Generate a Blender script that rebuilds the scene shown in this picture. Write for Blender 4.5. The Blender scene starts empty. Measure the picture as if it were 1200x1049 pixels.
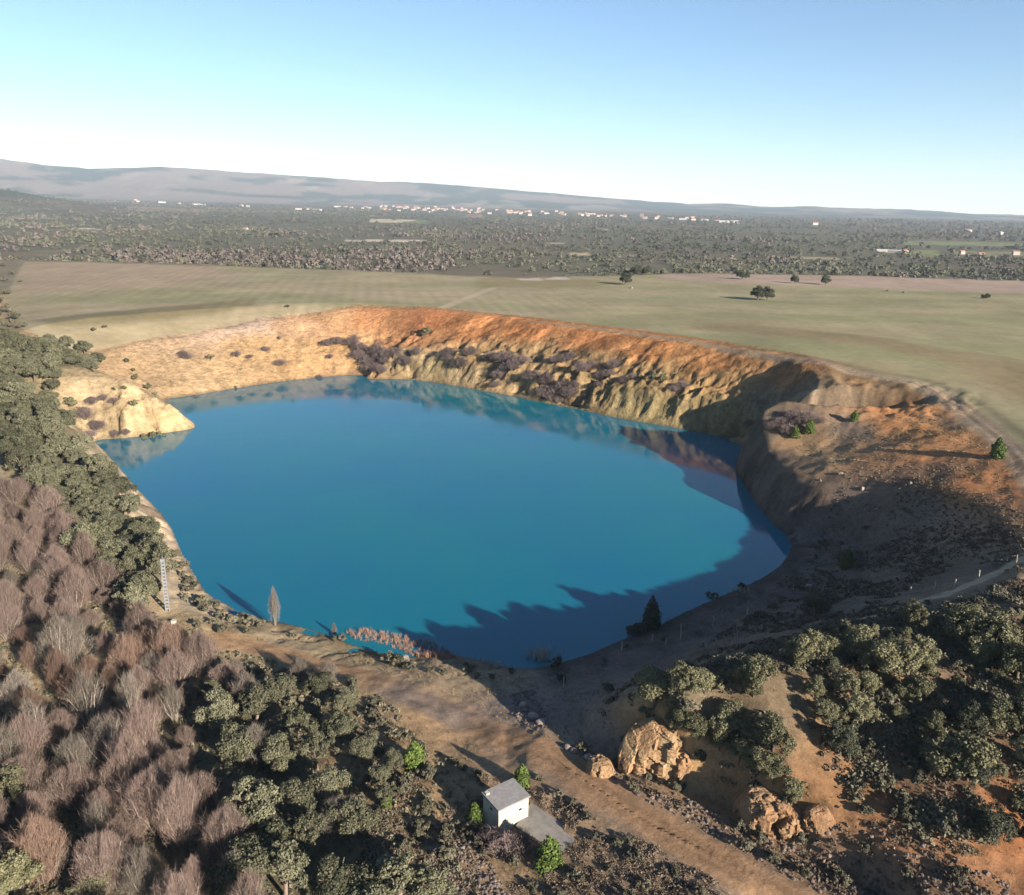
import bpy, math, random
import numpy as np
from mathutils import Matrix, Vector

random.seed(7)
RNG = np.random.default_rng(11)
scene = bpy.context.scene
COL = scene.collection

# ------------------------------------------------------------------ camera
CAM_Z = 65.0
FPX, PCX, PCY = 970.0, 600.0, 524.5          # focal length and centre in photograph pixels
PITCH, ROLL = math.radians(16.35), 0.018
_f = np.array([0, math.cos(PITCH), -math.sin(PITCH)])
_r = np.array([1.0, 0, 0])
_u = np.array([0, math.sin(PITCH), math.cos(PITCH)])
CR = math.cos(ROLL) * _r + math.sin(ROLL) * _u
CU = -math.sin(ROLL) * _r + math.cos(ROLL) * _u
cam_data = bpy.data.cameras.new('camera')
cam_data.sensor_width = 36.0
cam_data.lens = 36.0 * FPX / 1200.0
cam_data.clip_start = 0.5
cam_data.clip_end = 60000
cam = bpy.data.objects.new('camera', cam_data)
COL.objects.link(cam)
cam.matrix_world = Matrix(((CR[0], CU[0], -_f[0], 0), (CR[1], CU[1], -_f[1], 0),
                           (CR[2], CU[2], -_f[2], CAM_Z), (0, 0, 0, 1)))
scene.camera = cam

# ------------------------------------------------------------------ light
SUN_EL = math.radians(18.5)
SUN_AZ = math.radians(137.0)                 # clockwise from +Y (the viewing direction)
world = bpy.data.worlds.new('World')
scene.world = world
world.use_nodes = True
wn = world.node_tree
bg = wn.nodes['Background']
sky = wn.nodes.new('ShaderNodeTexSky')
sky.sky_type = 'NISHITA'
sky.sun_disc = False
sky.sun_elevation = SUN_EL
sky.sun_rotation = SUN_AZ
sky.altitude = 900
sky.air_density = 1.0
sky.dust_density = 0.0
sky.ozone_density = 3.0
wn.links.new(sky.outputs[0], bg.inputs[0])
bg.inputs[1].default_value = 0.056
sd = bpy.data.lights.new('sun', 'SUN')
sd.energy = 5.0
sd.angle = math.radians(0.55)
sd.color = (1.0, 0.895, 0.765)
sun = bpy.data.objects.new('sun', sd)
COL.objects.link(sun)
to_sun = Vector((math.sin(SUN_AZ) * math.cos(SUN_EL), math.cos(SUN_AZ) * math.cos(SUN_EL), math.sin(SUN_EL)))
sun.rotation_euler = to_sun.to_track_quat('Z', 'Y').to_euler()
sun.location = (300, -200, 400)
vs = scene.view_settings
vs.view_transform = 'Standard'
vs.look = 'None'
vs.exposure = 1.6
HAZE_DENSITY = 5.2e-5
vs.gamma = 1.0
vs.use_curve_mapping = False
scene.cycles.use_denoising = True
scene.cycles.max_bounces = 5
scene.cycles.diffuse_bounces = 2
scene.cycles.glossy_bounces = 3
scene.cycles.transparent_max_bounces = 6
scene.cycles.volume_bounces = 0

# ------------------------------------------------------------------ numeric helpers
_TAB = RNG.random((512, 512)).astype(np.float32)


def vnoise(x, y, seed=0):
    x = np.asarray(x, np.float64) + seed * 37.13
    y = np.asarray(y, np.float64) + seed * 91.71
    xi = np.floor(x).astype(np.int64); yi = np.floor(y).astype(np.int64)
    fx = x - xi; fy = y - yi
    fx = fx * fx * (3 - 2 * fx); fy = fy * fy * (3 - 2 * fy)
    a = _TAB[xi & 511, yi & 511]; b = _TAB[(xi + 1) & 511, yi & 511]
    c = _TAB[xi & 511, (yi + 1) & 511]; d = _TAB[(xi + 1) & 511, (yi + 1) & 511]
    return ((a * (1 - fx) + b * fx) * (1 - fy) + (c * (1 - fx) + d * fx) * fy) * 2 - 1


def fbm(x, y, seed=0, octv=4, gain=0.5):
    t = 0; a = 1.0; n = 0
    for i in range(octv):
        t = t + a * vnoise(x, y, seed + i * 3); n += a
        x = x * 2.03; y = y * 2.03; a *= gain
    return t / n


def ridge(x, y, seed=0, octv=3):
    t = 0; a = 1.0; n = 0
    for i in range(octv):
        t = t + a * (1 - np.abs(vnoise(x, y, seed + i * 5))); n += a
        x = x * 2.1; y = y * 2.1; a *= 0.5
    return t / n


def sstep(a, b, x):
    t = np.clip((x - a) / (b - a), 0, 1)
    return t * t * (3 - 2 * t)


def unproj(px, py, z):
    """ground point at height z seen at photograph pixel (px, py)"""
    px = np.asarray(px, float); py = np.asarray(py, float)
    d = _f[None] * FPX + CR[None] * (px.reshape(-1, 1) - PCX) - CU[None] * (py.reshape(-1, 1) - PCY)
    k = (np.asarray(z, float).reshape(-1) - CAM_Z) / d[:, 2]
    return np.stack([d[:, 0] * k, d[:, 1] * k], 1)


def project(P):
    P = np.asarray(P, float).reshape(-1, 3) - np.array([0, 0, CAM_Z])
    zc = P @ _f
    return PCX + FPX * (P @ CR) / zc, PCY - FPX * (P @ CU) / zc, zc


def poly_dist(P, poly, closed=False):
    """distance to a polyline (N,2)"""
    best = np.full(len(P), 1e9)
    n = len(poly)
    for i in range(n if closed else n - 1):
        a = poly[i]; b = poly[(i + 1) % n]
        ab = b - a
        t = np.clip(((P - a) @ ab) / (ab @ ab + 1e-9), 0, 1)
        dd = P - (a + t[:, None] * ab)
        best = np.minimum(best, (dd * dd).sum(1))
    return np.sqrt(best)


def inside(P, poly):
    r = np.zeros(len(P), bool)
    n = len(poly)
    x, y = P[:, 0], P[:, 1]
    for i in range(n):
        x0, y0 = poly[i]; x1, y1 = poly[(i + 1) % n]
        if y0 == y1: continue
        c = ((y0 > y) != (y1 > y)) & (x < (x1 - x0) * (y - y0) / (y1 - y0) + x0)
        r ^= c
    return r


def signed(P, poly):
    d = poly_dist(P, poly, True)
    return np.where(inside(P, poly), -d, d)


# ------------------------------------------------------------------ shoreline: px, py, bank width W, cliffness c
SHORE = [
    (112, 517, 27, .45), (150, 513, 26, .5), (195, 507, 25, .5), (222, 503, 26, .4), (229, 498, 26, .3), (216, 488, 30, .15),
    (203, 477, 40, .0), (196, 468, 62, .0), (230, 463, 62, .0), (290, 453, 64, .0), (340, 446, 62, .05), (400, 440, 58, .25),
    (428, 440, 56, .5), (432, 444, 54, .7), (480, 445, 48, .9), (520, 450, 44, 1), (560, 457, 42, 1), (600, 464, 40, 1),
    (640, 472, 39, 1), (680, 480, 38, 1), (720, 489, 37, 1), (760, 496, 36, 1), (800, 503, 35, 1), (838, 511, 34, 1),
    (866, 521, 30, .9), (884, 530, 16, .8), (874, 538, 9, .8), (862, 549, 6, .9), (880, 580, 5.5, .9), (903, 610, 6, .9), (923, 631, 13, .5),
    (924, 648, 40, .1), (907, 668, 46, .0), (880, 683, 46, .0), (848, 697, 46, 0), (800, 718, 44, 0), (760, 738, 42, 0),
    (720, 753, 40, 0), (690, 766, 38, 0), (652, 777, 30, 0), (620, 783, 20, 0), (590, 780, 15, 0), (556, 772, 14, 0),
    (520, 766, 12, 0), (480, 769, 12, 0), (440, 763, 12, 0), (405, 752, 12, 0), (370, 739, 12, .1), (330, 729, 11, .1), (290, 720, 10, .2),
    (265, 708, 9, .2), (242, 694, 9, .3), (226, 670, 9, .3), (212, 645, 10, .3), (201, 620, 11, .3), (187, 600, 12, .3),
    (167, 580, 13, .3), (146, 556, 14, .3), (124, 531, 20, .2)]
_sh = np.array(SHORE, float)
_spt = unproj(_sh[:, 0], _sh[:, 1], np.zeros(len(_sh)))


def _resample(pts, vals, step):
    n = len(pts); out = []; vo = []
    for i in range(n):
        p0, p1, p2, p3 = pts[i - 1], pts[i], pts[(i + 1) % n], pts[(i + 2) % n]
        m = max(1, int(np.linalg.norm(p2 - p1) / step))
        for k in range(m):
            t = k / m
            out.append(0.5 * ((2 * p1) + (p2 - p0) * t + (2 * p0 - 5 * p1 + 4 * p2 - p3) * t * t + (3 * p1 - p0 - 3 * p2 + p3) * t ** 3))
            vo.append(vals[i] * (1 - t) + vals[(i + 1) % n] * t)
    return np.array(out), np.array(vo)


SH_P, SH_V = _resample(_spt, _sh[:, 2:4], 0.6)
SH_S = np.concatenate([[0], np.cumsum(np.linalg.norm(np.diff(SH_P, axis=0), axis=1))])
SH_C = SH_P[::10]; SH_CV = SH_V[::10]

# ------------------------------------------------------------------ broad ground heights (without the pit)
GPTS = [  # px, py, z
    (60, 392, 21.5), (180, 376, 21.5), (300, 366, 21.5), (430, 357, 21.7), (600, 372, 21.8), (800, 402, 22), (950, 430, 22), (1080, 455, 20.5), (1200, 545, 19),
    (40, 305, 20), (300, 313, 21), (600, 325, 21), (900, 325, 21.5), (1200, 332, 22), (1100, 400, 22), (800, 350, 21.5), (400, 335, 21), (150, 345, 21), (1350, 500, 20), (1400, 380, 23), (1500, 340, 23), (-150, 330, 18), (-100, 400, 16),
    (0, 385, 20), (30, 420, 18.5), (0, 470, 14), (60, 480, 15), (90, 455, 17), (60, 540, 9.5), (110, 600, 6.5), (150, 680, 4.5), (0, 540, 9), (0, 640, 5.5), (0, 760, 4), (-150, 600, 7), (-200, 800, 5), (200, 740, 3.4), (100, 850, 3.5), (0, 950, 3.5), (300, 950, 3.8), (100, 1049, 4), (400, 1049, 4.3),
    (250, 720, 2.6), (330, 760, 2.6), (400, 785, 2.8), (480, 800, 2.9), (560, 810, 3.0), (500, 835, 3.3), (640, 880, 4.2), (760, 960, 5), (850, 1020, 6), (590, 970, 3.8), (500, 930, 4.3), (540, 1020, 4.3), (700, 1040, 4.8), (600, 1200, 5), (200, 1200, 4.5), (1000, 1250, 9),
    (640, 830, 3.6), (690, 830, 6), (730, 800, 10), (760, 830, 12.5), (820, 790, 15.5), (850, 830, 15), (900, 880, 12.5), (900, 740, 16), (960, 790, 16), (1000, 720, 16.3), (1070, 695, 15), (1200, 657, 16.2),
    (1100, 800, 14.5), (1200, 800, 15), (1000, 860, 13), (1100, 950, 11), (1200, 950, 12), (960, 940, 9.5), (1030, 990, 8.5), (1199, 1049, 8.5), (1350, 900, 12.5), (1350, 700, 15.5), (1400, 1100, 9), (900, 1030, 6.0),
    (985, 610, 6), (1060, 600, 11.5), (1130, 590, 15), (935, 527, 9.5), (960, 550, 11.5), (1010, 548, 13.6), (1000, 505, 14.5), (1150, 550, 17.3), (1060, 500, 16.8), (1000, 650, 8), (1120, 640, 14), (1010, 460, 19), (930, 480, 17)]
_g = np.array(GPTS, float)
_gx = unproj(_g[:, 0], _g[:, 1], _g[:, 2])


def _tps(X, V, lam=4.0, s=100.0):
    X = X / s; n = len(X)
    r2 = ((X[:, None] - X[None]) ** 2).sum(2)
    K = 0.5 * r2 * np.log(r2 + 1e-9) + lam * 1e-3 * np.eye(n)
    P = np.c_[np.ones(n), X]
    A = np.zeros((n + 3, n + 3)); A[:n, :n] = K; A[:n, n:] = P; A[n:, :n] = P.T
    w = np.linalg.solve(A, np.r_[V, 0, 0, 0])
    return lambda Q: _tps_ev(Q / s, X, w)


def _tps_ev(Q, X, w):
    o = np.empty(len(Q)); n = len(X)
    for i in range(0, len(Q), 20000):
        q = Q[i:i + 20000]
        r2 = ((q[:, None] - X[None]) ** 2).sum(2)
        o[i:i + 20000] = (0.5 * r2 * np.log(r2 + 1e-9)) @ w[:n] + w[n] + q @ w[n + 1:]
    return o


_gf = _tps(_gx, _g[:, 2])
_RX = np.arange(-440, 441, 5.0); _RY = np.arange(10, 640, 5.0)
_rx, _ry = np.meshgrid(_RX, _RY)
_RG = np.clip(_gf(np.c_[_rx.ravel(), _ry.ravel()]), 2.0, 26).reshape(_rx.shape)


def broad(X, Y):
    fx = np.clip((X - _RX[0]) / 5, 0, len(_RX) - 1.001); fy = np.clip((Y - _RY[0]) / 5, 0, len(_RY) - 1.001)
    i = fx.astype(int); j = fy.astype(int); a = fx - i; b = fy - j
    return (_RG[j, i] * (1 - a) + _RG[j, i + 1] * a) * (1 - b) + (_RG[j + 1, i] * (1 - a) + _RG[j + 1, i + 1] * a) * b


def on_broad(px, py):
    """where the ray through a photograph pixel meets the broad ground"""
    px = np.asarray(px, float); py = np.asarray(py, float)
    d = _f[None] * FPX + CR[None] * (px.reshape(-1, 1) - PCX) - CU[None] * (py.reshape(-1, 1) - PCY)
    d = d / d[:, 1:2]
    ys = np.arange(34, 620, .5)
    out = []
    for r in d:
        hit = np.nonzero(CAM_Z + r[2] * ys <= broad(r[0] * ys, ys))[0]
        out.append((r[0] * ys[hit[0]], ys[hit[0]]))
    return np.array(out)


# far edge of the field by bearing, skyline of the hills by photograph column
_fe_px = np.array([-400, 0, 40, 300, 450, 600, 720, 800, 1000, 1200, 1600], float)
_fe_py = np.array([302, 302, 303, 313, 318, 326, 323, 321, 324, 331, 340], float)
_fe = unproj(_fe_px, _fe_py, np.full(11, 21.3))
FE_U = _fe[:, 0] / _fe[:, 1]; FE_Y = _fe[:, 1]


def field_end(X, Y):
    return np.interp(X / np.maximum(Y, 50), FE_U, FE_Y)


SK_X = np.array([-600, -200, 0, 50, 100, 190, 300, 400, 440, 500, 600, 700, 760, 800, 850, 900, 950, 1000, 1060, 1120, 1200, 1500, 1900], float)
SK_Y = np.array([196, 190, 192, 198, 201, 199, 204, 210, 213, 215, 223, 231, 237, 239, 239, 243, 242, 245, 246, 250, 252, 256, 262], float)
PROF_T = np.array([0, .07, .17, .27, .36, .6, .8, 1.0])
PROF_C = np.array([0, .17, .42, .50, .53, .78, .96, 1.0])
PROF_S = np.array([0, .09, .20, .31, .42, .68, .86, 1.0])


def plain_z(X, Y):
    D = np.hypot(X, Y)
    side = np.clip(X / np.maximum(np.abs(Y), 1), -1, 1)
    z = 6 + np.clip(D - 2300, 0, 4200) * (0.0075 - 0.007 * side)
    z += 3 * fbm(X / 420, Y / 420, 5) * sstep(600, 1200, D)
    pxc = 600 + FPX * side / 0.9596
    z += (78 * np.exp(-((pxc + 60) / 130) ** 2)) * np.exp(-((D - 3900) / 520) ** 2)
    hor = 240 + (pxc - 600) * ROLL
    top = CAM_Z + 9000 * (hor - np.interp(pxc, SK_X, SK_Y)) / FPX * 0.92
    top = np.maximum(top, 46)
    t = np.clip((D - 6300) / 2700, 0, 1)
    spur = ridge(X / 900, Y / 2300, 9)
    hill = (top - z) * (t ** 1.25) * (1 - 0.75 * (1 - t) * (1 - spur) * 1.6) + (26 * fbm(X / 300, Y / 300, 21, 4) - 70 * (1 - t) * (1 - ridge(X / 520, Y / 1500, 23, 3))) * t * (1 - 0.55 * t)
    z = z + hill * (t > 0)
    z = z - np.clip(D - 9300, 0, 6000) * 0.03
    return z


BUMPS = [(*unproj([px_], [py_], [z_])[0], am_, sg_) for px_, py_, z_, am_, sg_ in ((150, 490, 6, 1.0, 9), (205, 440, 9, 2.0, 12), (300, 425, 9, 1.6, 11))]
HOLLOW = unproj([836, 850], [912, 940], [6.0, 6.0])
SCARP = on_broad([690, 715, 738, 790, 832, 870, 930, 1000, 1090, 1190], [858, 880, 905, 912, 925, 948, 968, 985, 1012, 1030])
GULLY = unproj([880, 905, 950, 1005, 1066], [522, 508, 492, 480, 463], [2, 7, 12, 15, 20.0])
GULLY_Z = np.array([0, 1.5, 4.5, 8.5, 17.5])
ROAD = on_broad([255, 330, 400, 470, 540, 640, 740, 850, 960], [752, 764, 782, 812, 838, 882, 945, 1008, 1070])
TRACK = on_broad([620, 700, 800, 900, 1000, 1070, 1095, 1130, 1165, 1200, 1260], [375, 384, 397, 412, 435, 450, 460, 482, 510, 548, 640])
PATH = on_broad([1010, 1070, 1110, 1160, 1200, 1280], [702, 691, 687, 672, 656, 640])
FIELD = np.concatenate([
    unproj([2, 28, 300, 450, 600, 720, 800, 1000, 1200, 1600], [346, 304, 313, 318, 326, 323, 321, 324, 331, 342], np.full(10, 21.3)),
    on_broad([1600, 1200, 1150, 1105, 1080, 1000, 900, 800, 700, 600, 500, 420, 300, 150, 60, 25],
           [700, 530, 486, 458, 449, 431, 408, 393, 381, 369, 359, 356, 363, 378, 392, 386])])


def shore_query(P):
    n = len(P)
    d = np.full(n, 1e4); s = np.zeros(n); W = np.full(n, 30.0); c = np.zeros(n)
    lo = SH_P.min(0) - 95; hi = SH_P.max(0) + 95
    idx = np.where(((P > lo) & (P < hi)).all(1))[0]
    sp = SH_P.astype(np.float32); sc = SH_C.astype(np.float32)
    sp2 = (sp ** 2).sum(1); sc2 = (sc ** 2).sum(1)
    for i in range(0, len(idx), 8000):
        k = idx[i:i + 8000]; q = P[k].astype(np.float32)
        q2 = (q ** 2).sum(1)[:, None]
        dd = q2 + sp2[None] - 2 * (q @ sp.T)
        j = dd.argmin(1)
        e = q - sp[j]
        d[k] = np.sqrt((e * e).sum(1)); s[k] = SH_S[j]
        w = 1 / (np.maximum(q2 + sc2[None] - 2 * (q @ sc.T), 1.0)) ** 3
        w /= w.sum(1)[:, None]
        W[k] = w @ SH_CV[:, 0]; c[k] = w @ SH_CV[:, 1]
    ins = np.zeros(n, bool)
    ins[idx] = inside(P[idx], SH_P[::3])
    return d, s, W, c, ins


def terrain(X, Y):
    """height and helper fields at world points"""
    P = np.c_[X, Y]
    D = np.hypot(X, Y)
    G = broad(X, Y)
    fe = field_end(X, Y)
    k = sstep(0, 1, (Y - fe - 4) / 70)
    G = G * (1 - k) + plain_z(X, Y) * k
    near = (Y < 660) & (Y > 20) & (np.abs(X) < 700)
    # rough ground
    fs = np.full(len(X), 60.0); fs[near] = np.clip(signed(P[near], FIELD), -60, 60)
    rough = sstep(-2, 8, fs) * (1 - k)
    G = G + rough * (0.9 * fbm(X / 14, Y / 14, 2, 4) + 0.25 * fbm(X / 2.6, Y / 2.6, 4, 3)) + (1 - rough) * 0.25 * fbm(X / 40, Y / 40, 6)
    # cut bank between the road and the right-hand ridge
    sc_d = np.full(len(X), 99.0); sc_d[near] = poly_dist(P[near], SCARP)
    rd = np.full(len(X), 99.0); rd[near] = poly_dist(P[near], ROAD)
    wv = 1.2 * fbm(X / 5, Y / 5, 31, 3)
    edge = rd - 8.5 + wv                                          # beyond the verge of the road
    # gullies
    d, s, W, c, ins = shore_query(P)
    gl = ridge(s / 9.0 - d * .05 + 2.2 * fbm(X / 21, Y / 21, 12), d / 22, 14, 3)
    gl2 = ridge(s / 3.6 - d * .12 + 1.7 * fbm(X / 9, Y / 9, 15), d / 12, 17, 2)
    gmod = .35 + 1.1 * sstep(-.3, .45, fbm(s / 26, d / 40, 22, 3))
    cut = gmod * (np.clip(gl - 0.74, 0, 1) * 19 + np.clip(gl2 - 0.66, 0, 1) * 9) * (0.10 + 0.9 * c) * sstep(0.0, 3, d) * (1 - sstep(.30, .62, d / W))
    dent = 1.3 * fbm(s / 7, d / 40, 19, 3)
    de = np.maximum(d - cut * 0.8 + np.where(d < 40, dent, 0) * sstep(0, 3, d), 0)
    t = np.clip(de / W, 0, 1)
    prof = np.interp(t, PROF_T, PROF_C) * c + np.interp(t, PROF_T, PROF_S) * (1 - c)
    h = G * prof
    onw = sstep(.02, .1, t) * (1 - sstep(.58, .88, t)) * (d < 90)
    h = h + onw * (1 - .6 * sstep(.36, .6, t)) * ((.35 + .9 * c) * (ridge(X / 5.5, Y / 5.5, 35, 3) - .68) * 1.5 + (.18 + .75 * c) * fbm(X / 2.4, Y / 2.4, 37, 3) - (.25 + .6 * c) * np.clip(ridge(s / 2.6 - d * .2 + 1.2 * fbm(X / 6, Y / 6, 38), d / 16, 36, 2) - .76, 0, 1) * 8)
    upf = 1 - .75 * sstep(.36, .6, t)
    blk = upf * np.round(2.2 * fbm(X / 3.6, Y / 3.6, 44, 2) + .6 * fbm(X / 9, Y / 9, 46, 2)) / 2.2
    h = h + onw * (.12 + 1.05 * c) * blk * (.5 + .9 * sstep(-.2, .4, fbm(X / 14, Y / 14, 48, 2)))
    ph = h / 2.3 + .9 * fbm(X / 11, Y / 11, 50, 3)
    h = h + onw * (.15 + .75 * c) * (np.clip((ph - np.floor(ph)) * 2.2, 0, 1) - (ph - np.floor(ph)) - .27)
    furrow = (ridge((X * .8 + Y * .6) / 3.2, (Y * .8 - X * .6) / 17, 39, 3) - .68) * sstep(45, 62, X) * (1 - sstep(250, 300, Y)) * rough * (d > 4) * sstep(95, 120, Y)
    h = h + 0.8 * furrow
    # the spit is a rounded bluff; a hollow lies right of the big rock
    for bx, by, amp, sg in BUMPS:
        h = h + amp * np.exp(-((X - bx) ** 2 + ((Y - by) * .8) ** 2) / sg ** 2) * sstep(0, 7, d)
    # gully on the right, running down to the cove
    gd = np.full(len(X), 99.0); gz = np.zeros(len(X))
    m = near & (X > 20) & (Y > 100) & (Y < 330)
    best = np.full(m.sum(), 1e9); bz = np.zeros(m.sum()); Q = P[m]
    for i in range(len(GULLY) - 1):
        a, b = GULLY[i], GULLY[i + 1]; ab = b - a
        tt = np.clip(((Q - a) @ ab) / (ab @ ab), 0, 1)
        dd = np.linalg.norm(Q - (a + tt[:, None] * ab), axis=1)
        u = dd < best
        best[u] = dd[u]; bz[u] = (GULLY_Z[i] * (1 - tt) + GULLY_Z[i + 1] * tt)[u]
    gd[m] = best; gz[m] = bz
    kk = 1 - sstep(1.5, 7.5, gd + .9 * fbm(X / 4, Y / 4, 33))
    h = h + (1 - sstep(10, 20, gd)) * (d > 3) * (1.1 * (ridge(X / 5, Y / 5, 45, 3) - .68) + .5 * fbm(X / 2.2, Y / 2.2, 47, 3))
    h = np.where(gd < 11, np.minimum(h, h * (1 - kk) + gz * kk), h)
    # scarp: drop towards the road on the camera's right
    kk = sstep(-1.6, 1.0, edge)
    hs = 3.6 + 0.02 * np.maximum(0, 100 - Y) * 0 + np.interp(Y, [40, 60, 75, 90, 110], [7.5, 6.2, 5.0, 3.9, 3.2])
    right = (X > np.interp(Y, [30, 62, 70, 80, 92, 105, 130], [60, 24, 14, 6, 0, -6, -30])) & (Y < 108)
    low = np.interp(Y, [40, 60, 72, 82, 92, 110], [6.6, 5.8, 5.0, 4.2, 3.4, 3.0])
    h = np.where(right & (rd < 12), np.minimum(h, low + (h - low) * kk), h)
    for q in HOLLOW:
        r2 = (X - q[0]) ** 2 + (Y - q[1]) ** 2
        h = np.where(r2 < 60, np.maximum(h - 4.2 * np.exp(-r2 / 9.0), np.minimum(h, low)), h)
    # road is smooth
    kr = (1 - sstep(2.2, 4.5, rd))
    h = h * (1 - 0.8 * kr) + 0.8 * kr * (np.minimum(h, np.interp(Y, [40, 60, 72, 82, 92, 110, 125], [6.6, 5.8, 5.0, 4.2, 3.4, 2.9, 2.7])))
    h = np.where(ins, -np.minimum(0.15 + d * 0.75, 14), np.maximum(h, -14))
    return h, dict(d=d, s=s, W=W, c=c, ins=ins, fs=fs, rd=rd, gd=gd, G=G, k=k, D=D, cut=cut, right=right, edge=edge)


# ------------------------------------------------------------------ terrain grid (finer close by)
_rows = list(np.arange(-420, 30, 30.0))
y = 32.0
while y < 15000:
    _rows.append(y)
    y += 0.42 if y < 84 else (0.0048 * y if y < 246 else 0.0029 * y if y < 345 else 0.006 * y if y < 420 else (0.012 * y if y < 3000 else 0.018 * y))
GY = np.array(_rows)
_uc = np.arange(-0.78, 0.7801, 0.0025)
GU = np.concatenate([-np.geomspace(2.6, 0.80, 26), _uc, np.geomspace(0.80, 2.6, 26)])
_wid = np.maximum(GY + 30, 66)
TX = GU[None] * _wid[:, None]; TY = np.repeat(GY[:, None], len(GU), 1)
TH, TF = terrain(TX.ravel(), TY.ravel())
TZ = TH.reshape(TX.shape)


def ground_z(x, y):
    x = np.atleast_1d(np.asarray(x, float)); y = np.atleast_1d(np.asarray(y, float))
    j = np.clip(np.searchsorted(GY, y) - 1, 0, len(GY) - 2)
    b = np.clip((y - GY[j]) / (GY[j + 1] - GY[j]), 0, 1)
    u = x / np.maximum(y + 30, 66)
    i = np.clip(np.searchsorted(GU, u) - 1, 0, len(GU) - 2)
    a = np.clip((u - GU[i]) / (GU[i + 1] - GU[i]), 0, 1)
    return (TZ[j, i] * (1 - a) + TZ[j, i + 1] * a) * (1 - b) + (TZ[j + 1, i] * (1 - a) + TZ[j + 1, i + 1] * a) * b


_YS = np.concatenate([np.arange(34, 420, 0.7), np.geomspace(420, 14000, 500)])


def on_ground(px, py):
    """first ground point on the ray through a photograph pixel"""
    px = np.atleast_1d(np.asarray(px, float)); py = np.atleast_1d(np.asarray(py, float))
    d = _f[None] * FPX + CR[None] * (px.reshape(-1, 1) - PCX) - CU[None] * (py.reshape(-1, 1) - PCY)
    d = d / d[:, 1:2]
    res = np.full((len(px), 3), np.nan)
    ys = _YS
    if len(px) < 60:
        for i in range(len(px)):
            g = np.maximum(ground_z(d[i, 0] * ys, ys), 0)
            hit = np.nonzero(CAM_Z + d[i, 2] * ys <= g)[0]
            if len(hit): res[i] = (d[i, 0] * ys[hit[0]], ys[hit[0]], g[hit[0]])
        return res
    live = np.ones(len(px), bool); prev = None
    for yy in ys:
        x = d[:, 0] * yy; z = CAM_Z + d[:, 2] * yy
        g = np.maximum(ground_z(x, np.full(len(x), yy)), 0)
        hit = live & (z <= g)
        if hit.any():
            res[hit] = np.c_[x[hit], np.full(hit.sum(), yy), g[hit]]
            live &= ~hit
        if not live.any(): break
    return res

# ------------------------------------------------------------------ materials
ALB = .74       # all soil and plant colours are kept this much below their first estimates


def new_mat(name):
    m = bpy.data.materials.new(name)
    m.use_nodes = True
    nt = m.node_tree
    p = nt.nodes['Principled BSDF']
    return m, nt, p


def nd(nt, typ, **kw):
    n = nt.nodes.new(typ)
    for k, v in kw.items():
        if k.startswith('i_'):
            key = k[2:]
            n.inputs[int(key) if key.isdigit() else key].default_value = v
        else:
            setattr(n, k, v)
    return n


def noise_node(nt, scale, detail=4, rough=0.6, vec=None):
    n = nd(nt, 'ShaderNodeTexNoise')
    n.inputs['Scale'].default_value = scale
    n.inputs['Detail'].default_value = detail
    n.inputs['Roughness'].default_value = rough
    if vec is not None: nt.links.new(vec, n.inputs['Vector'])
    return n


def math_node(nt, op, a, b=None):
    n = nd(nt, 'ShaderNodeMath', operation=op)
    for i, v in enumerate((a, b)):
        if v is None: continue
        if isinstance(v, (int, float)): n.inputs[i].default_value = v
        else: nt.links.new(v, n.inputs[i])
    return n.outputs[0]


def maprange(nt, v, a, b, c, d):
    n = nd(nt, 'ShaderNodeMapRange')
    nt.links.new(v, n.inputs[0])
    for i, q in enumerate((a, b, c, d)): n.inputs[i + 1].default_value = q
    return n.outputs[0]


def mul_color(nt, col, fac):
    n = nd(nt, 'ShaderNodeVectorMath', operation='SCALE')
    nt.links.new(col, n.inputs[0])
    if isinstance(fac, (int, float)): n.inputs['Scale'].default_value = fac
    else: nt.links.new(fac, n.inputs['Scale'])
    return n.outputs[0]


def mat_ground(name='soil', dist=.16, sc=.9, lo=.62, hi=1.36):
    m, nt, p = new_mat(name)
    at = nd(nt, 'ShaderNodeAttribute', attribute_name='soil')
    pos = nd(nt, 'ShaderNodeNewGeometry').outputs['Position']
    n1 = noise_node(nt, sc, 6, 0.7, pos)
    n2 = noise_node(nt, 0.06, 3, 0.5, pos)
    n3 = noise_node(nt, 4.5, 3, 0.6, pos)
    f = math_node(nt, 'MULTIPLY', maprange(nt, n1.outputs[0], 0.25, 0.75, lo, hi), maprange(nt, n2.outputs[0], 0.3, 0.7, 0.88, 1.12))
    f = math_node(nt, 'MULTIPLY', f, maprange(nt, n3.outputs[0], 0.3, 0.7, 0.8, 1.2))
    nt.links.new(mul_color(nt, at.outputs['Color'], f), p.inputs['Base Color'])
    p.inputs['Roughness'].default_value = 0.95
    p.inputs['Specular IOR Level'].default_value = 0.1
    bu = nd(nt, 'ShaderNodeBump')
    bu.inputs['Strength'].default_value = 0.7
    bu.inputs['Distance'].default_value = dist
    nt.links.new(n1.outputs[0], bu.inputs['Height'])
    nt.links.new(bu.outputs[0], p.inputs['Normal'])
    return m


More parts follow.
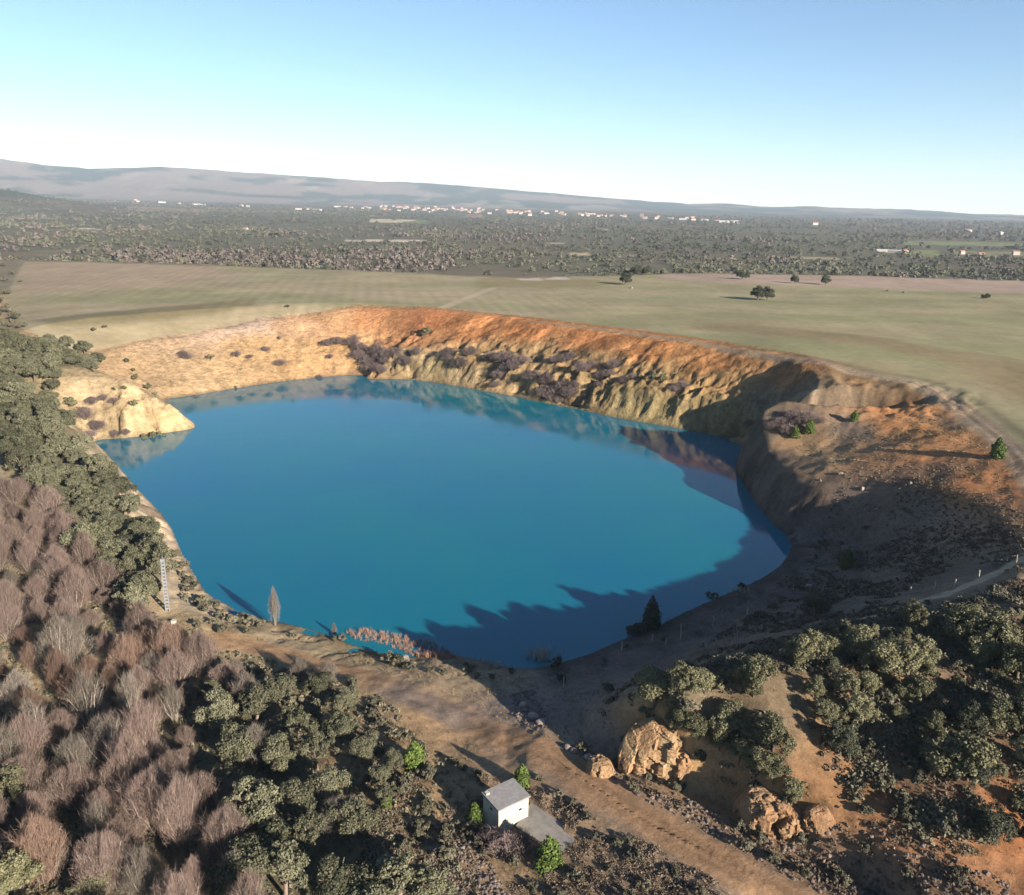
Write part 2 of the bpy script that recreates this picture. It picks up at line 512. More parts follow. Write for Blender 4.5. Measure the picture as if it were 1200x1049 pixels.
def mat_field():
    m, nt, p = new_mat('field_soil')
    at = nd(nt, 'ShaderNodeAttribute', attribute_name='soil')
    pos = nd(nt, 'ShaderNodeNewGeometry').outputs['Position']
    n1 = noise_node(nt, 0.35, 4, 0.6, pos)
    n2 = noise_node(nt, 0.03, 3, 0.5, pos)
    f = math_node(nt, 'MULTIPLY', maprange(nt, n1.outputs[0], 0.25, 0.75, 0.86, 1.13), maprange(nt, n2.outputs[0], 0.3, 0.7, 0.9, 1.1))
    nt.links.new(mul_color(nt, at.outputs['Color'], f), p.inputs['Base Color'])
    p.inputs['Roughness'].default_value = 0.95
    p.inputs['Specular IOR Level'].default_value = 0.1
    bu = nd(nt, 'ShaderNodeBump')
    bu.inputs['Strength'].default_value = 0.4
    bu.inputs['Distance'].default_value = 0.2
    nt.links.new(n1.outputs[0], bu.inputs['Height'])
    nt.links.new(bu.outputs[0], p.inputs['Normal'])
    return m


def mat_water():
    m, nt, p = new_mat('turbid_water')
    p.inputs['Roughness'].default_value = 0.04
    p.inputs['IOR'].default_value = 1.333
    pos = nd(nt, 'ShaderNodeNewGeometry').outputs['Position']
    mp = nd(nt, 'ShaderNodeMapping')
    mp.inputs['Scale'].default_value = (1.0, 1.7, 1)
    nt.links.new(pos, mp.inputs[0])
    n1 = noise_node(nt, 1.3, 3, 0.5, mp.outputs[0])
    n2 = noise_node(nt, 0.012, 3, 0.6, pos)
    bu = nd(nt, 'ShaderNodeBump')
    bu.inputs['Distance'].default_value = 0.05
    n4 = noise_node(nt, 0.02, 4, 0.55, pos)
    mx = nd(nt, 'ShaderNodeMix', data_type='RGBA')
    mx.inputs['A'].default_value = (0.002, 0.110, 0.142, 1); mx.inputs['B'].default_value = (0.0015, 0.092, 0.165, 1)
    nt.links.new(maprange(nt, n4.outputs[0], .35, .65, 0, 1), mx.inputs['Factor'])
    nt.links.new(mx.outputs['Result'], p.inputs['Base Color'])
    n5 = noise_node(nt, 0.03, 3, 0.6, mp.outputs[0])
    nt.links.new(maprange(nt, n5.outputs[0], .4, .65, .02, .13), p.inputs['Roughness'])
    nt.links.new(maprange(nt, n2.outputs[0], 0.35, 0.7, 0.03, 0.16), bu.inputs['Strength'])
    nt.links.new(n1.outputs[0], bu.inputs['Height'])
    nt.links.new(bu.outputs[0], p.inputs['Normal'])
    return m


def mat_plain(name, col, rough=0.85, amp=0.25, scale=3.0, spec=0.25, rand=0.0, bump=0.0):
    """one colour broken up by noise; rand varies it from object to object"""
    m, nt, p = new_mat(name)
    pos = nd(nt, 'ShaderNodeNewGeometry').outputs['Position']
    n1 = noise_node(nt, scale, 4, 0.6, pos)
    f = maprange(nt, n1.outputs[0], 0.28, 0.72, 1 - amp, 1 + amp)
    if rand:
        oi = nd(nt, 'ShaderNodeObjectInfo')
        f = math_node(nt, 'MULTIPLY', f, maprange(nt, oi.outputs['Random'], 0, 1, 1 - rand, 1 + rand))
    rgb = nd(nt, 'ShaderNodeRGB'); rgb.outputs[0].default_value = (*[v * ALB for v in col], 1)
    nt.links.new(mul_color(nt, rgb.outputs[0], f), p.inputs['Base Color'])
    p.inputs['Roughness'].default_value = rough
    p.inputs['Specular IOR Level'].default_value = spec
    if bump:
        bu = nd(nt, 'ShaderNodeBump'); bu.inputs['Strength'].default_value = 0.7; bu.inputs['Distance'].default_value = bump
        nt.links.new(n1.outputs[0], bu.inputs['Height']); nt.links.new(bu.outputs[0], p.inputs['Normal'])
    return m


def mat_leaf(name, col, col2, rand=0.22, rough=0.7, spec=0.25):
    """leaf or twig colour: mesh attribute 'tint' runs from col to col2, each plant a little different"""
    m, nt, p = new_mat(name)
    at = nd(nt, 'ShaderNodeAttribute', attribute_name='tint')
    oi = nd(nt, 'ShaderNodeObjectInfo')
    mx = nd(nt, 'ShaderNodeMix', data_type='RGBA')
    mx.inputs['A'].default_value = (*[v * ALB for v in col], 1); mx.inputs['B'].default_value = (*[v * ALB for v in col2], 1)
    k = math_node(nt, 'ADD', at.outputs['Fac'], maprange(nt, oi.outputs['Random'], 0, 1, -0.25, 0.25))
    nt.links.new(k, mx.inputs['Factor'])
    r2 = math_node(nt, 'FRACT', math_node(nt, 'MULTIPLY', oi.outputs['Random'], 7.31))
    f = maprange(nt, r2, 0, 1, 1 - rand, 1 + rand)
    nt.links.new(mul_color(nt, mx.outputs['Result'], f), p.inputs['Base Color'])
    p.inputs['Roughness'].default_value = rough
    p.inputs['Specular IOR Level'].default_value = spec
    return m


# ------------------------------------------------------------------ mesh helpers
def link(name, me, parent=None):
    o = bpy.data.objects.new(name, me)
    COL.objects.link(o)
    if parent is not None: o.parent = parent
    return o


def tag(o, label=None, cat=None, group=None, kind=None):
    if label: o['label'] = label
    if cat: o['category'] = cat
    if group: o['group'] = group
    if kind: o['kind'] = kind
    return o


def mesh_np(name, V, F, mat=None, tint=None, smooth=False):
    """V (n,3); F (m,3) or (m,4) array, tint per vertex"""
    me = bpy.data.meshes.new(name)
    V = np.asarray(V, np.float32); F = np.asarray(F, np.int32)
    k = F.shape[1]
    me.vertices.add(len(V)); me.vertices.foreach_set('co', V.ravel())
    me.loops.add(F.size); me.loops.foreach_set('vertex_index', F.ravel())
    me.polygons.add(len(F))
    me.polygons.foreach_set('loop_start', np.arange(0, F.size, k, dtype=np.int32))
    me.polygons.foreach_set('loop_total', np.full(len(F), k, np.int32))
    me.polygons.foreach_set('use_smooth', np.full(len(F), smooth))
    if tint is not None:
        a = me.attributes.new('tint', 'FLOAT', 'POINT')
        a.data.foreach_set('value', np.asarray(tint, np.float32))
    me.update(calc_edges=True)
    if mat: me.materials.append(mat)
    return me


class MB:
    """collects polygons for one mesh"""
    def __init__(s): s.v = []; s.f = []
    def quad_strip(s, rings, close=True, caps=False):
        b = len(s.v); n = len(rings[0])
        for r in rings: s.v += [tuple(p) for p in r]
        for i in range(len(rings) - 1):
            for k in range(n if close else n - 1):
                a = b + i * n + k; c = b + i * n + (k + 1) % n
                s.f.append((a, c, c + n, a + n))
        if caps:
            s.f.append(tuple(b + k for k in range(n))[::-1]); s.f.append(tuple(b + (len(rings) - 1) * n + k for k in range(n)))
    def tube(s, pts, radii, n=5):
        rings = []
        pts = [Vector(p) for p in pts]
        for i, p in enumerate(pts):
            d = (pts[min(i + 1, len(pts) - 1)] - pts[max(i - 1, 0)]).normalized()
            a = d.orthogonal().normalized(); b = d.cross(a)
            rings.append([p + (a * math.cos(2 * math.pi * k / n) + b * math.sin(2 * math.pi * k / n)) * radii[i] for k in range(n)])
        s.quad_strip(rings, True, True)
    def box(s, x0, y0, z0, x1, y1, z1):
        b = len(s.v)
        s.v += [(x0, y0, z0), (x1, y0, z0), (x1, y1, z0), (x0, y1, z0), (x0, y0, z1), (x1, y0, z1), (x1, y1, z1), (x0, y1, z1)]
        s.f += [tuple(b + i for i in q) for q in ((3, 2, 1, 0), (4, 5, 6, 7), (0, 1, 5, 4), (1, 2, 6, 5), (2, 3, 7, 6), (3, 0, 4, 7))]
    def mesh(s, name, mat, smooth=False):
        me = bpy.data.meshes.new(name)
        me.from_pydata([tuple(p) for p in s.v], [], s.f)
        if smooth: me.polygons.foreach_set('use_smooth', [True] * len(me.polygons))
        me.materials.append(mat); me.update()
        return me


# ------------------------------------------------------------------ soil colours by place
CPTS = [  # px, py, (r, g, b)
    # pale left bank and spit
    (120, 500, (.50, .37, .20)), (160, 470, (.50, .36, .19)), (200, 500, (.52, .38, .19)), (100, 470, (.47, .34, .19)), (90, 410, (.42, .27, .14)), (150, 430, (.48, .31, .15)),
    (220, 440, (.50, .33, .16)), (280, 430, (.52, .33, .15)), (200, 405, (.50, .33, .18)), (230, 388, (.52, .35, .23)), (290, 378, (.54, .38, .27)), (300, 410, (.54, .33, .14)), (350, 425, (.52, .31, .13)), (350, 380, (.52, .31, .16)),
    (390, 370, (.52, .29, .13)), (400, 410, (.50, .29, .12)), (420, 430, (.46, .27, .12)),
    # far wall
    (440, 372, (.46, .21, .08)), (500, 375, (.47, .19, .07)), (480, 400, (.40, .19, .08)), (475, 420, (.38, .28, .15)), (520, 430, (.34, .26, .13)), (560, 385, (.46, .20, .075)), (560, 415, (.40, .26, .12)), (540, 440, (.36, .26, .14)),
    (620, 385, (.44, .19, .07)), (620, 420, (.38, .25, .12)), (600, 450, (.38, .26, .13)), (700, 395, (.42, .18, .065)), (690, 430, (.30, .20, .10)), (680, 465, (.36, .25, .12)), (760, 410, (.40, .18, .065)), (760, 440, (.30, .20, .09)), (760, 480, (.30, .23, .11)),
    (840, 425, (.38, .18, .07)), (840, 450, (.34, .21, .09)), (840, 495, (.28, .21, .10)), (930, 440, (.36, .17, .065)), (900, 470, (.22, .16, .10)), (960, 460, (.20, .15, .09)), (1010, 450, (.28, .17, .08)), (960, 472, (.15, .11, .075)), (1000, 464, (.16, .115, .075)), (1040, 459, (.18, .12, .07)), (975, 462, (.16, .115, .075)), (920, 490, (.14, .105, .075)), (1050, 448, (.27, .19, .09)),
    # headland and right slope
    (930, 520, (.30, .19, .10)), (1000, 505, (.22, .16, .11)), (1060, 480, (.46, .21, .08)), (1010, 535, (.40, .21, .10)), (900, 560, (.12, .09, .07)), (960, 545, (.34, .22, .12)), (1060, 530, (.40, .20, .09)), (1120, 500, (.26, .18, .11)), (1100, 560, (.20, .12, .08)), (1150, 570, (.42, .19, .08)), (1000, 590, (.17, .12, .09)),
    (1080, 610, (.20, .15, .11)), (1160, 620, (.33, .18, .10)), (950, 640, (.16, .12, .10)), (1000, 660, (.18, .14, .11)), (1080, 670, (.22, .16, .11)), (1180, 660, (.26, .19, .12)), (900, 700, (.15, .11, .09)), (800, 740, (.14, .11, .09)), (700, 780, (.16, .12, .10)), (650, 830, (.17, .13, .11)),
    # near shore, road, hut
    (560, 800, (.30, .22, .13)), (480, 790, (.33, .23, .13)), (400, 770, (.34, .25, .13)), (330, 755, (.34, .25, .14)), (250, 740, (.34, .25, .14)), (290, 715, (.36, .27, .17)), (520, 850, (.32, .21, .12)), (600, 880, (.30, .20, .12)), (480, 930, (.30, .20, .11)), (540, 990, (.28, .19, .11)), (650, 990, (.26, .18, .11)), (760, 1000, (.22, .16, .11)), (850, 1040, (.20, .15, .11)), (700, 900, (.26, .19, .14)), (620, 830, (.24, .18, .15)),
    # right ridge: red soil
    (780, 880, (.40, .25, .12)), (800, 800, (.15, .12, .08)), (900, 830, (.18, .13, .08)), (900, 950, (.25, .15, .08)), (960, 960, (.27, .145, .07)), (1060, 990, (.28, .135, .065)), (1000, 850, (.26, .16, .08)), (1100, 900, (.20, .13, .08)), (1190, 960, (.30, .13, .055)), (1100, 750, (.17, .13, .09)), (1200, 820, (.16, .12, .08)), (960, 740, (.19, .14, .09)), (950, 1000, (.22, .14, .09)), (1050, 1045, (.22, .14, .09)),
    # left: under the trees
    (147, 563, (.5, .38, .24)), (163, 583, (.5, .38, .24)), (183, 606, (.5, .38, .24)), (200, 634, (.5, .38, .24)), (213, 662, (.48, .36, .23)), (230, 690, (.48, .36, .23)), (252, 706, (.46, .35, .22)),
    (880, 556, (.10, .075, .06)), (905, 590, (.10, .075, .06)), (930, 575, (.11, .08, .06)), (935, 610, (.11, .085, .07)), (905, 535, (.13, .095, .07)), (890, 515, (.14, .11, .08)),  # headland cliff: dark soil, darkened further to stand in for its shade
    (1040, 500, (.44, .21, .085)), (1100, 530, (.42, .20, .085)), (1000, 530, (.42, .24, .12)), (1120, 480, (.38, .21, .10)), (1090, 505, (.45, .21, .08)), (975, 540, (.45, .28, .15)), (950, 530, (.42, .27, .14)),
    (40, 420, (.17, .15, .08)), (50, 480, (.17, .15, .08)), (30, 540, (.27, .22, .13)), (60, 600, (.25, .19, .12)), (150, 640, (.16, .14, .08)), (100, 700, (.22, .16, .11)), (40, 765, (.36, .27, .15)), (100, 850, (.19, .14, .09)), (50, 950, (.15, .13, .07)), (200, 950, (.16, .12, .08)), (300, 880, (.15, .13, .08)), (400, 1000, (.15, .13, .08)), (330, 800, (.22, .17, .10)), (180, 600, (.30, .22, .14)), (240, 700, (.34, .26, .16)), (20, 380, (.30, .22, .12)), (30, 330, (.24, .2, .12))]
_cp = on_ground([c[0] for c in CPTS], [c[1] for c in CPTS])
_cc = np.array([c[2] for c in CPTS])
_ok = ~np.isnan(_cp[:, 0])
_cp = _cp[_ok]; _cc = _cc[_ok]


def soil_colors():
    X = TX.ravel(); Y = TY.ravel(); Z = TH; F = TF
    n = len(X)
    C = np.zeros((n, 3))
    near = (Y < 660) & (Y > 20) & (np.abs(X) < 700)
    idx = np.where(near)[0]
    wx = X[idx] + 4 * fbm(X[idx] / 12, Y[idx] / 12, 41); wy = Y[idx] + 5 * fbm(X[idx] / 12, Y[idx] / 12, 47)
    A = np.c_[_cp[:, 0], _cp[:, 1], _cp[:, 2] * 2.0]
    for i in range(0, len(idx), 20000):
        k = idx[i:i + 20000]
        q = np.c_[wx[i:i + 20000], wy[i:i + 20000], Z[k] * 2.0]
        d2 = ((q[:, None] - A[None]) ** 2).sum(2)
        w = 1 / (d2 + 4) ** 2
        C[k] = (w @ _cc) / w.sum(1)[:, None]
    d, s, c = F['d'], F['s'], F['c']
    # beyond the field the soil is plain brown
    q = sstep(395, 430, Y) * near
    C = C * (1 - q[:, None]) + np.array([.19, .16, .105]) * q[:, None]
    # bedding and streaks on the pit walls
    wall = np.clip(1 - d / (F['W'] * 1.02), 0, 1) * (d < 90)
    st = np.clip(1.9 * fbm(s / 2.6 + .6 * fbm(X / 9, Y / 9, 52), d / 16, 51, 4), -1, 1)
    st2 = fbm(s / 9, Z / 4, 53, 3)
    wm = sstep(0.0, 0.15, wall)
    C *= (1 + wm * (0.16 + .16 * c) * st)[:, None]
    C += (wm * c * np.clip(st2, 0, 1))[:, None] * np.array([.07, .06, .05]) * 0.3
    C *= (1 - np.clip(F['cut'] / 9, 0, .35) * wm)[:, None]  # gully cuts darkened: shade put into the wall colour
    st3 = fbm((s - 1.3 * d) / 3.4, d / 30, 55, 3)
    C *= (1 + wm * c * .35 * np.clip(1.6 * st3, -1, 1) * sstep(.3, .5, 1 - wall))[:, None]
    # wet line at the water
    wet = (1 - sstep(0.1, 0.9, Z)) * (d < 6)
    C *= (1 - 0.45 * wet)[:, None]
    C *= (1 - .12 * wm * (1 - c) * (Y > 180) * (X < 40))[:, None]
    # the far-left bank is paler and pinker towards the rim
    C = C * (1 - .12 * (wm * (1 - c))[:, None]) + (wm * (1 - c) * .12)[:, None] * C.mean(1)[:, None]
    # patches of dry heather on the right slope
    m = sstep(-.05, .35, fbm(X / 7, Y / 7, 61, 4)) * sstep(40, 55, X) * sstep(185, 150, Y) * (F['fs'] > 0) * (d > 6) * (F['D'] < 330)
    C = C * (1 - .35 * m[:, None]) + np.array([.105, .082, .062]) * .35 * m[:, None]
    # road
    r = 1 - sstep(1.6, 3.1, F['rd'] + .9 * fbm(X / 4, Y / 4, 63))
    rut = np.exp(-((F['rd'] - .95) / .32) ** 2) * (.6 + .5 * fbm(X / 6, Y / 6, 67))
    ctr = np.exp(-(F['rd'] / .35) ** 2) * sstep(-.2, .4, fbm(X / 5, Y / 5, 68))
    rc = np.array([.35, .21, .115])[None] * (1 + .12 * fbm(X / 9, Y / 9, 65))[:, None]
    gp = on_ground([470, 500], [822, 838])
    gk = np.clip(np.maximum.reduce([np.exp(-(((X - g[0]) / 6.5) ** 2 + ((Y - g[1]) / 4.0) ** 2)) for g in gp]) * (1 + .6 * fbm(X / 2.5, Y / 2.5, 66)), 0, 1)
    gk = np.clip(gk * 1.3, 0, .85)
    rc = rc * (1 - gk[:, None]) + np.array([.135, .12, .115]) * gk[:, None]
    rc = rc * (1 + .22 * fbm(X / 1.6, Y / 1.6, 69, 3))[:, None]
    rc = rc * (1 - .34 * rut[:, None]) * (1 - .3 * ctr[:, None])
    C = C * (1 - .85 * r[:, None]) + rc * .85 * r[:, None]
    # field
    P = np.c_[X, Y]
    b1 = fbm(X / 130 + Y / 400, Y / 30, 71, 4); b2 = fbm(X / 40, Y / 18, 73, 4)
    fc = np.array([.335, .275, .17])[None] * np.ones((n, 1))
    g = np.clip(sstep(-.3, .45, b1) * .8 + .35 * sstep(-40, 120, X), 0, 1)
    fc = fc * (1 - g[:, None]) + np.array([.245, .23, .12]) * g[:, None]
    k = sstep(.1, .5, b2) * .3
    fc = fc * (1 - k[:, None]) + np.array([.26, .2, .11]) * k[:, None]
    ppx, ppy, _ = project(np.c_[X, np.maximum(Y, 30), Z])
    # bare strips: real differences between the plots
    for poly, colr, soft in FIELD_PLOTS:
        w = unproj([q[0] for q in poly], [q[1] for q in poly], np.full(len(poly), 21.5))
        kk = np.zeros(n); nn = near & (F['fs'] < 30)
        kk[nn] = 1 - sstep(-soft, soft, signed(P[nn], w) + 2 * b2[nn] * soft / 4)
        fc = fc * (1 - kk[:, None]) + np.array(colr) * kk[:, None]
    tex = fbm(X / 9, Y / 14, 76, 4)
    fc *= (1 + .16 * tex)[:, None]
    row = 0.06 * np.sin((X * 0.93 + Y * 0.16) * 2 * math.pi / 6.0) * sstep(120, 300, Y)
    fc *= (1 + row * sstep(-.2, .4, fbm(X / 90, Y / 90, 77)))[:, None]
    fk = 1 - sstep(-1.5, 1.2, F['fs'] + 1.2 * fbm(X / 6, Y / 6, 79))
    C = C * (1 - fk[:, None]) + fc * fk[:, None]
    rim = np.exp(-((F['fs'] - 1.2 + fbm(X / 5, Y / 5, 80)) / 1.3) ** 2) * (d < 120)
    C = C * (1 - .5 * rim[:, None]) + np.array([.16, .115, .07]) * .5 * rim[:, None]
    for ln, w_, k_ in (([(790, 361), (900, 371), (1000, 384), (1100, 391), (1210, 398)], 1.6, .35), ([(680, 345), (780, 352), (890, 366)], 1.4, .3), ([(960, 388), (1080, 402), (1210, 424)], 1.2, .22), ([(830, 331), (846, 343)], 1.2, .4), ([(140, 312), (175, 330)], 1.5, .3), ([(1140, 480), (1180, 505), (1230, 545)], .7, .4)):
        lw = unproj([q[0] for q in ln], [q[1] for q in ln], np.full(len(ln), 21.6)); ld = np.full(n, 99.0); ld[near] = poly_dist(P[near], lw)
        kk = (1 - sstep(w_ * .5, w_ * 1.5, ld)) * k_
        C = C * (1 - kk[:, None]) + np.array([.34, .29, .19]) * kk[:, None]
    # farm track along the rim, path across the field, path on the ridge
    trk = np.full(n, 99.0); trk[near] = poly_dist(P[near], TRACK)
    pw = np.interp(X, [0, 80, 110, 140], [1.3, 1.8, 3.4, 4.2])
    tk = 1 - sstep(.7, 1.25, trk / pw)
    mid = np.exp(-(trk / .6) ** 2) * sstep(80, 115, X)
    rt2 = np.exp(-((trk - 1.15) / .42) ** 2) * sstep(80, 100, X)
    tc = np.array([.25, .195, .135])[None] * (1 - .4 * mid + .45 * rt2)[:, None]
    C = C * (1 - .8 * tk[:, None]) + tc * .8 * tk[:, None]
    sh = np.exp(-((trk - pw * 1.7) / (pw * .5)) ** 2) * sstep(60, 110, X)
    C *= (1 - .35 * sh)[:, None]
    fp = unproj([520, 545, 578], [361, 350, 337], np.full(3, 21.5)); pd = np.full(n, 99.0); pd[near] = poly_dist(P[near], fp)
    kk = (1 - sstep(1.2, 3.6, pd)) * .9
    C = C * (1 - kk[:, None]) + np.array([.40, .33, .21]) * kk[:, None]
    pd = np.full(n, 99.0); pd[near] = poly_dist(P[near], PATH)
    pk = (1 - sstep(.5, 1.3, pd)) * .85
    C = C * (1 - pk[:, None]) + np.array([.55, .42, .27]) * pk[:, None]
    # plain beyond the field
    k = F['k'].copy(); k[Y < 30] = 0
    mm = fbm(X / 160, Y / 420, 81, 4); m2 = fbm(X / 45, Y / 90, 83, 4); m3 = fbm(X / 500, Y / 900, 85, 3)
    pc = np.array([.125, .115, .072])[None] * np.ones((n, 1))
    q = sstep(.0, .5, mm); pc = pc * (1 - q[:, None]) + np.array([.15, .115, .075]) * q[:, None]
    q = sstep(.3, .62, m2) * sstep(-.2, .3, m3); pc = pc * (1 - .7 * q[:, None]) + np.array([.21, .18, .10]) * .7 * q[:, None]
    far = sstep(1800, 3200, F['D'])
    pc = pc * (1 - .3 * far[:, None] * sstep(-.2, .3, m2)[:, None])
    for px0, px1, py0, py1, colr in PLAIN_PLOTS:
        cx, cy = (px0 + px1) / 2, (py0 + py1) / 2
        # plots are laid out on the ground: corners carried to the plain's own level
        w = unproj([px0, px1, px1 + 2, px0 - 2], [py0, py0 + (px1 - px0) * ROLL, py1 + (px1 - px0) * ROLL, py1], np.full(4, _plot_z(cx, cy)))
        kk = np.zeros(n); nn = (F['D'] > 480)
        kk[nn] = inside(P[nn], w) * sstep(-.35, -.15, fbm(X[nn] / 22, Y[nn] / 60, int(px0), 3))
        C0 = np.array(colr)
        pc = pc * (1 - kk[:, None]) + C0 * kk[:, None]
    hl = sstep(6000, 6600, F['D'])
    hc = np.array([.21, .165, .13])[None] * np.ones((n, 1))
    hn = fbm(X / 420, Y / 420, 91, 5); lx = sstep(-3000, 1500, X)
    q = sstep(-.08, .12, hn + .35 * lx - .15); hc = hc * (1 - q[:, None]) + np.array([.065, .08, .055]) * q[:, None]
    q = sstep(.25, .6, fbm(X / 260, Y / 700, 93, 4)); hc = hc * (1 - .6 * q[:, None]) + np.array([.34, .28, .2]) * .6 * q[:, None]
    pc = pc * (1 - hl[:, None]) + hc * hl[:, None]
    q = sstep(40, 70, Z) * (F['D'] < 5200) * (F['D'] > 2000)
    pc = pc * (1 - q[:, None]) + np.array([.06, .07, .04]) * q[:, None]
    C = C * (1 - k[:, None]) + pc * k[:, None]
    C[Y < 30] = (.18, .14, .09)
    return np.clip(C * ALB, .01, .8), dict(r=r, fk=fk, tk=tk, pk=pk, k=k, hl=hl)


def _plot_z(px, py):
    g = on_ground(px, py)[0]
    return g[2] if not np.isnan(g[2]) else 6.0


FIELD_PLOTS = [
    ([(770, 318), (1000, 322), (1600, 338), (1600, 352), (1200, 346), (1000, 337), (850, 331), (780, 327)], (.36, .265, .20), 3),
    ([(30, 303), (240, 309), (280, 322), (200, 334), (60, 338), (20, 340)], (.33, .25, .165), 8),
    ([(60, 380), (150, 372), (300, 358), (300, 350), (150, 362), (30, 372)], (.20, .165, .09), 4),
    ([(560, 325), (700, 327), (740, 333), (640, 338), (560, 335)], (.25, .205, .105), 5),
    ([(800, 388), (1000, 408), (1100, 425), (1200, 470), (1400, 520), (1400, 470), (1200, 425), (1000, 395), (850, 380)], (.24, .19, .105), 5),
    ([(596, 322), (622, 323), (640, 328), (610, 327)], (.45, .38, .3), 1.5),
    ([(640, 323), (662, 323), (668, 327), (640, 327)], (.45, .38, .3), 1.5)]
PLAIN_PLOTS = [
    (405, 500, 280, 283, (.5, .42, .32)), (434, 488, 257, 260, (.5, .43, .28)), (488, 500, 258, 261, (.16, .2, .08)),
    (1060, 1200, 282, 287, (.19, .22, .1)), (1070, 1100, 293, 301, (.2, .22, .08)), (1120, 1200, 294, 300, (.22, .2, .1)),
    (85, 118, 267, 269, (.5, .42, .34)), (640, 660, 284, 286, (.35, .28, .18)), (668, 690, 296, 299, (.4, .32, .2)),
    (700, 712, 268, 270, (.3, .27, .2)), (150, 240, 243, 245, (.24, .18, .12)), (900, 1000, 300, 303, (.3, .25, .15)), (545, 565, 252, 254, (.3, .22, .15))]

M_SOIL = mat_ground(); M_WALL = mat_ground('pit_wall_rock', 1.5, .55, .5, 1.5); M_FIELD = mat_field(); M_WATER = mat_water()
SOIL, CM = soil_colors()


def build_terrain():
    R, Cn = TX.shape
    V = np.stack([TX.ravel(), TY.ravel(), TH], 1)
    ii = (np.arange(R - 1)[:, None] * Cn + np.arange(Cn - 1)[None]).ravel()
    F = np.stack([ii, ii + 1, ii + Cn + 1, ii + Cn], 1)
    # normals over the whole sheet
    e1 = V[F[:, 2]] - V[F[:, 0]]; e2 = V[F[:, 3]] - V[F[:, 1]]
    fn = np.cross(e1, e2)
    N = np.zeros_like(V)
    for k in range(4):
        for a in range(3): N[:, a] += np.bincount(F[:, k], weights=fn[:, a], minlength=len(V))
    N /= np.linalg.norm(N, axis=1)[:, None] + 1e-12
    cls = np.zeros(len(V), int)
    cls[CM['k'] > .5] = 1
    cls[CM['fk'] > .5] = 2
    cls[(TF['D'] > 6300)] = 5
    cls[CM['tk'] > .5] = 4
    cls[CM['r'] > .5] = 3
    cls[CM['pk'] > .4] = 6
    cls[(TF['d'] < TF['W']) & (TF['W'] > 20) & (cls == 0) & (TY.ravel() > 190) & (TX.ravel() < 90)] = 7
    fc = cls[F[:, 0]]
    info = {0: ('ground', M_SOIL, 'rough brown soil around the flooded pit'), 1: ('plain', M_FIELD, 'scrub-covered plain reaching from the field to the hills'),
            2: ('field', M_FIELD, 'flat green and tan farm field beyond the pit'), 3: ('dirt_road', M_SOIL, 'orange dirt road curving past the small hut'),
            4: ('farm_track', M_SOIL, 'rutted farm track along the rim of the pit'), 5: ('hills', M_FIELD, 'hazy blue grey range of hills on the horizon'),
            6: ('footpath', M_SOIL, 'pale narrow footpath on the right-hand ridge'), 7: ('pit_wall', M_WALL, 'orange and tan gullied wall of the flooded pit')}
    for c, (nm, mat, lab) in info.items():
        f = F[fc == c]
        if not len(f): continue
        u, inv = np.unique(f.ravel(), return_inverse=True)
        me = mesh_np(nm, V[u], inv.reshape(-1, 4), mat, smooth=True)
        at = me.color_attributes.new('soil', 'FLOAT_COLOR', 'POINT')
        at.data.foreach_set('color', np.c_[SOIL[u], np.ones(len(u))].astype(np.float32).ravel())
        me.normals_split_custom_set_from_vertices(N[u].astype(np.float32))
        tag(link(nm, me), lab, kind='structure')


build_terrain()
# the lake: an opaque turquoise sheet that ends inside the banks
_lp = SH_P[::4]
_cen = _lp.mean(0)
_lv = []
for q in _lp:
    dv = q - _cen
    q2 = q + dv / np.linalg.norm(dv) * 5.0
    _lv.append((q2[0], q2[1], 0.0))
_hm = bpy.data.meshes.new('lake')
_lo = SH_P.min(0) - 12; _hi = SH_P.max(0) + 12
_hm.from_pydata([(_lo[0], _lo[1], 0), (_hi[0], _lo[1], 0), (_hi[0], _hi[1], 0), (_lo[0], _hi[1], 0)], [], [(0, 1, 2, 3)])
_hm.materials.append(M_WATER)
tag(link('lake', _hm), 'still turquoise blue lake filling the old pit', kind='structure')

# ------------------------------------------------------------------ plants: shape makers
def rand_dirs(n, rng, zmin=-1.0):
    z = rng.uniform(zmin, 1, n); a = rng.uniform(0, 2 * math.pi, n)
    r = np.sqrt(1 - z * z)
    return np.stack([r * np.cos(a), r * np.sin(a), z], 1)


def leaf_quads(P, N, size, rng, tint, aspect=1.5):
    """pointed leaf sprays: a folded diamond at every point, facing roughly along N"""
    n = len(P)
    N = N + rng.normal(0, .55, (n, 3)); N /= np.linalg.norm(N, axis=1)[:, None]
    T = np.cross(N, rng.normal(0, 1, (n, 3))); T /= np.linalg.norm(T, axis=1)[:, None] + 1e-9
    B = np.cross(N, T)
    s = size[:, None]
    V = np.stack([P - T * s * aspect * .5, P + B * s * .5 + N * s * .12, P + T * s * aspect * .5, P - B * s * .5 + N * s * .12], 1).reshape(-1, 3)
    F = np.arange(4 * n).reshape(-1, 4)
    return V, F, np.repeat(tint, 4)


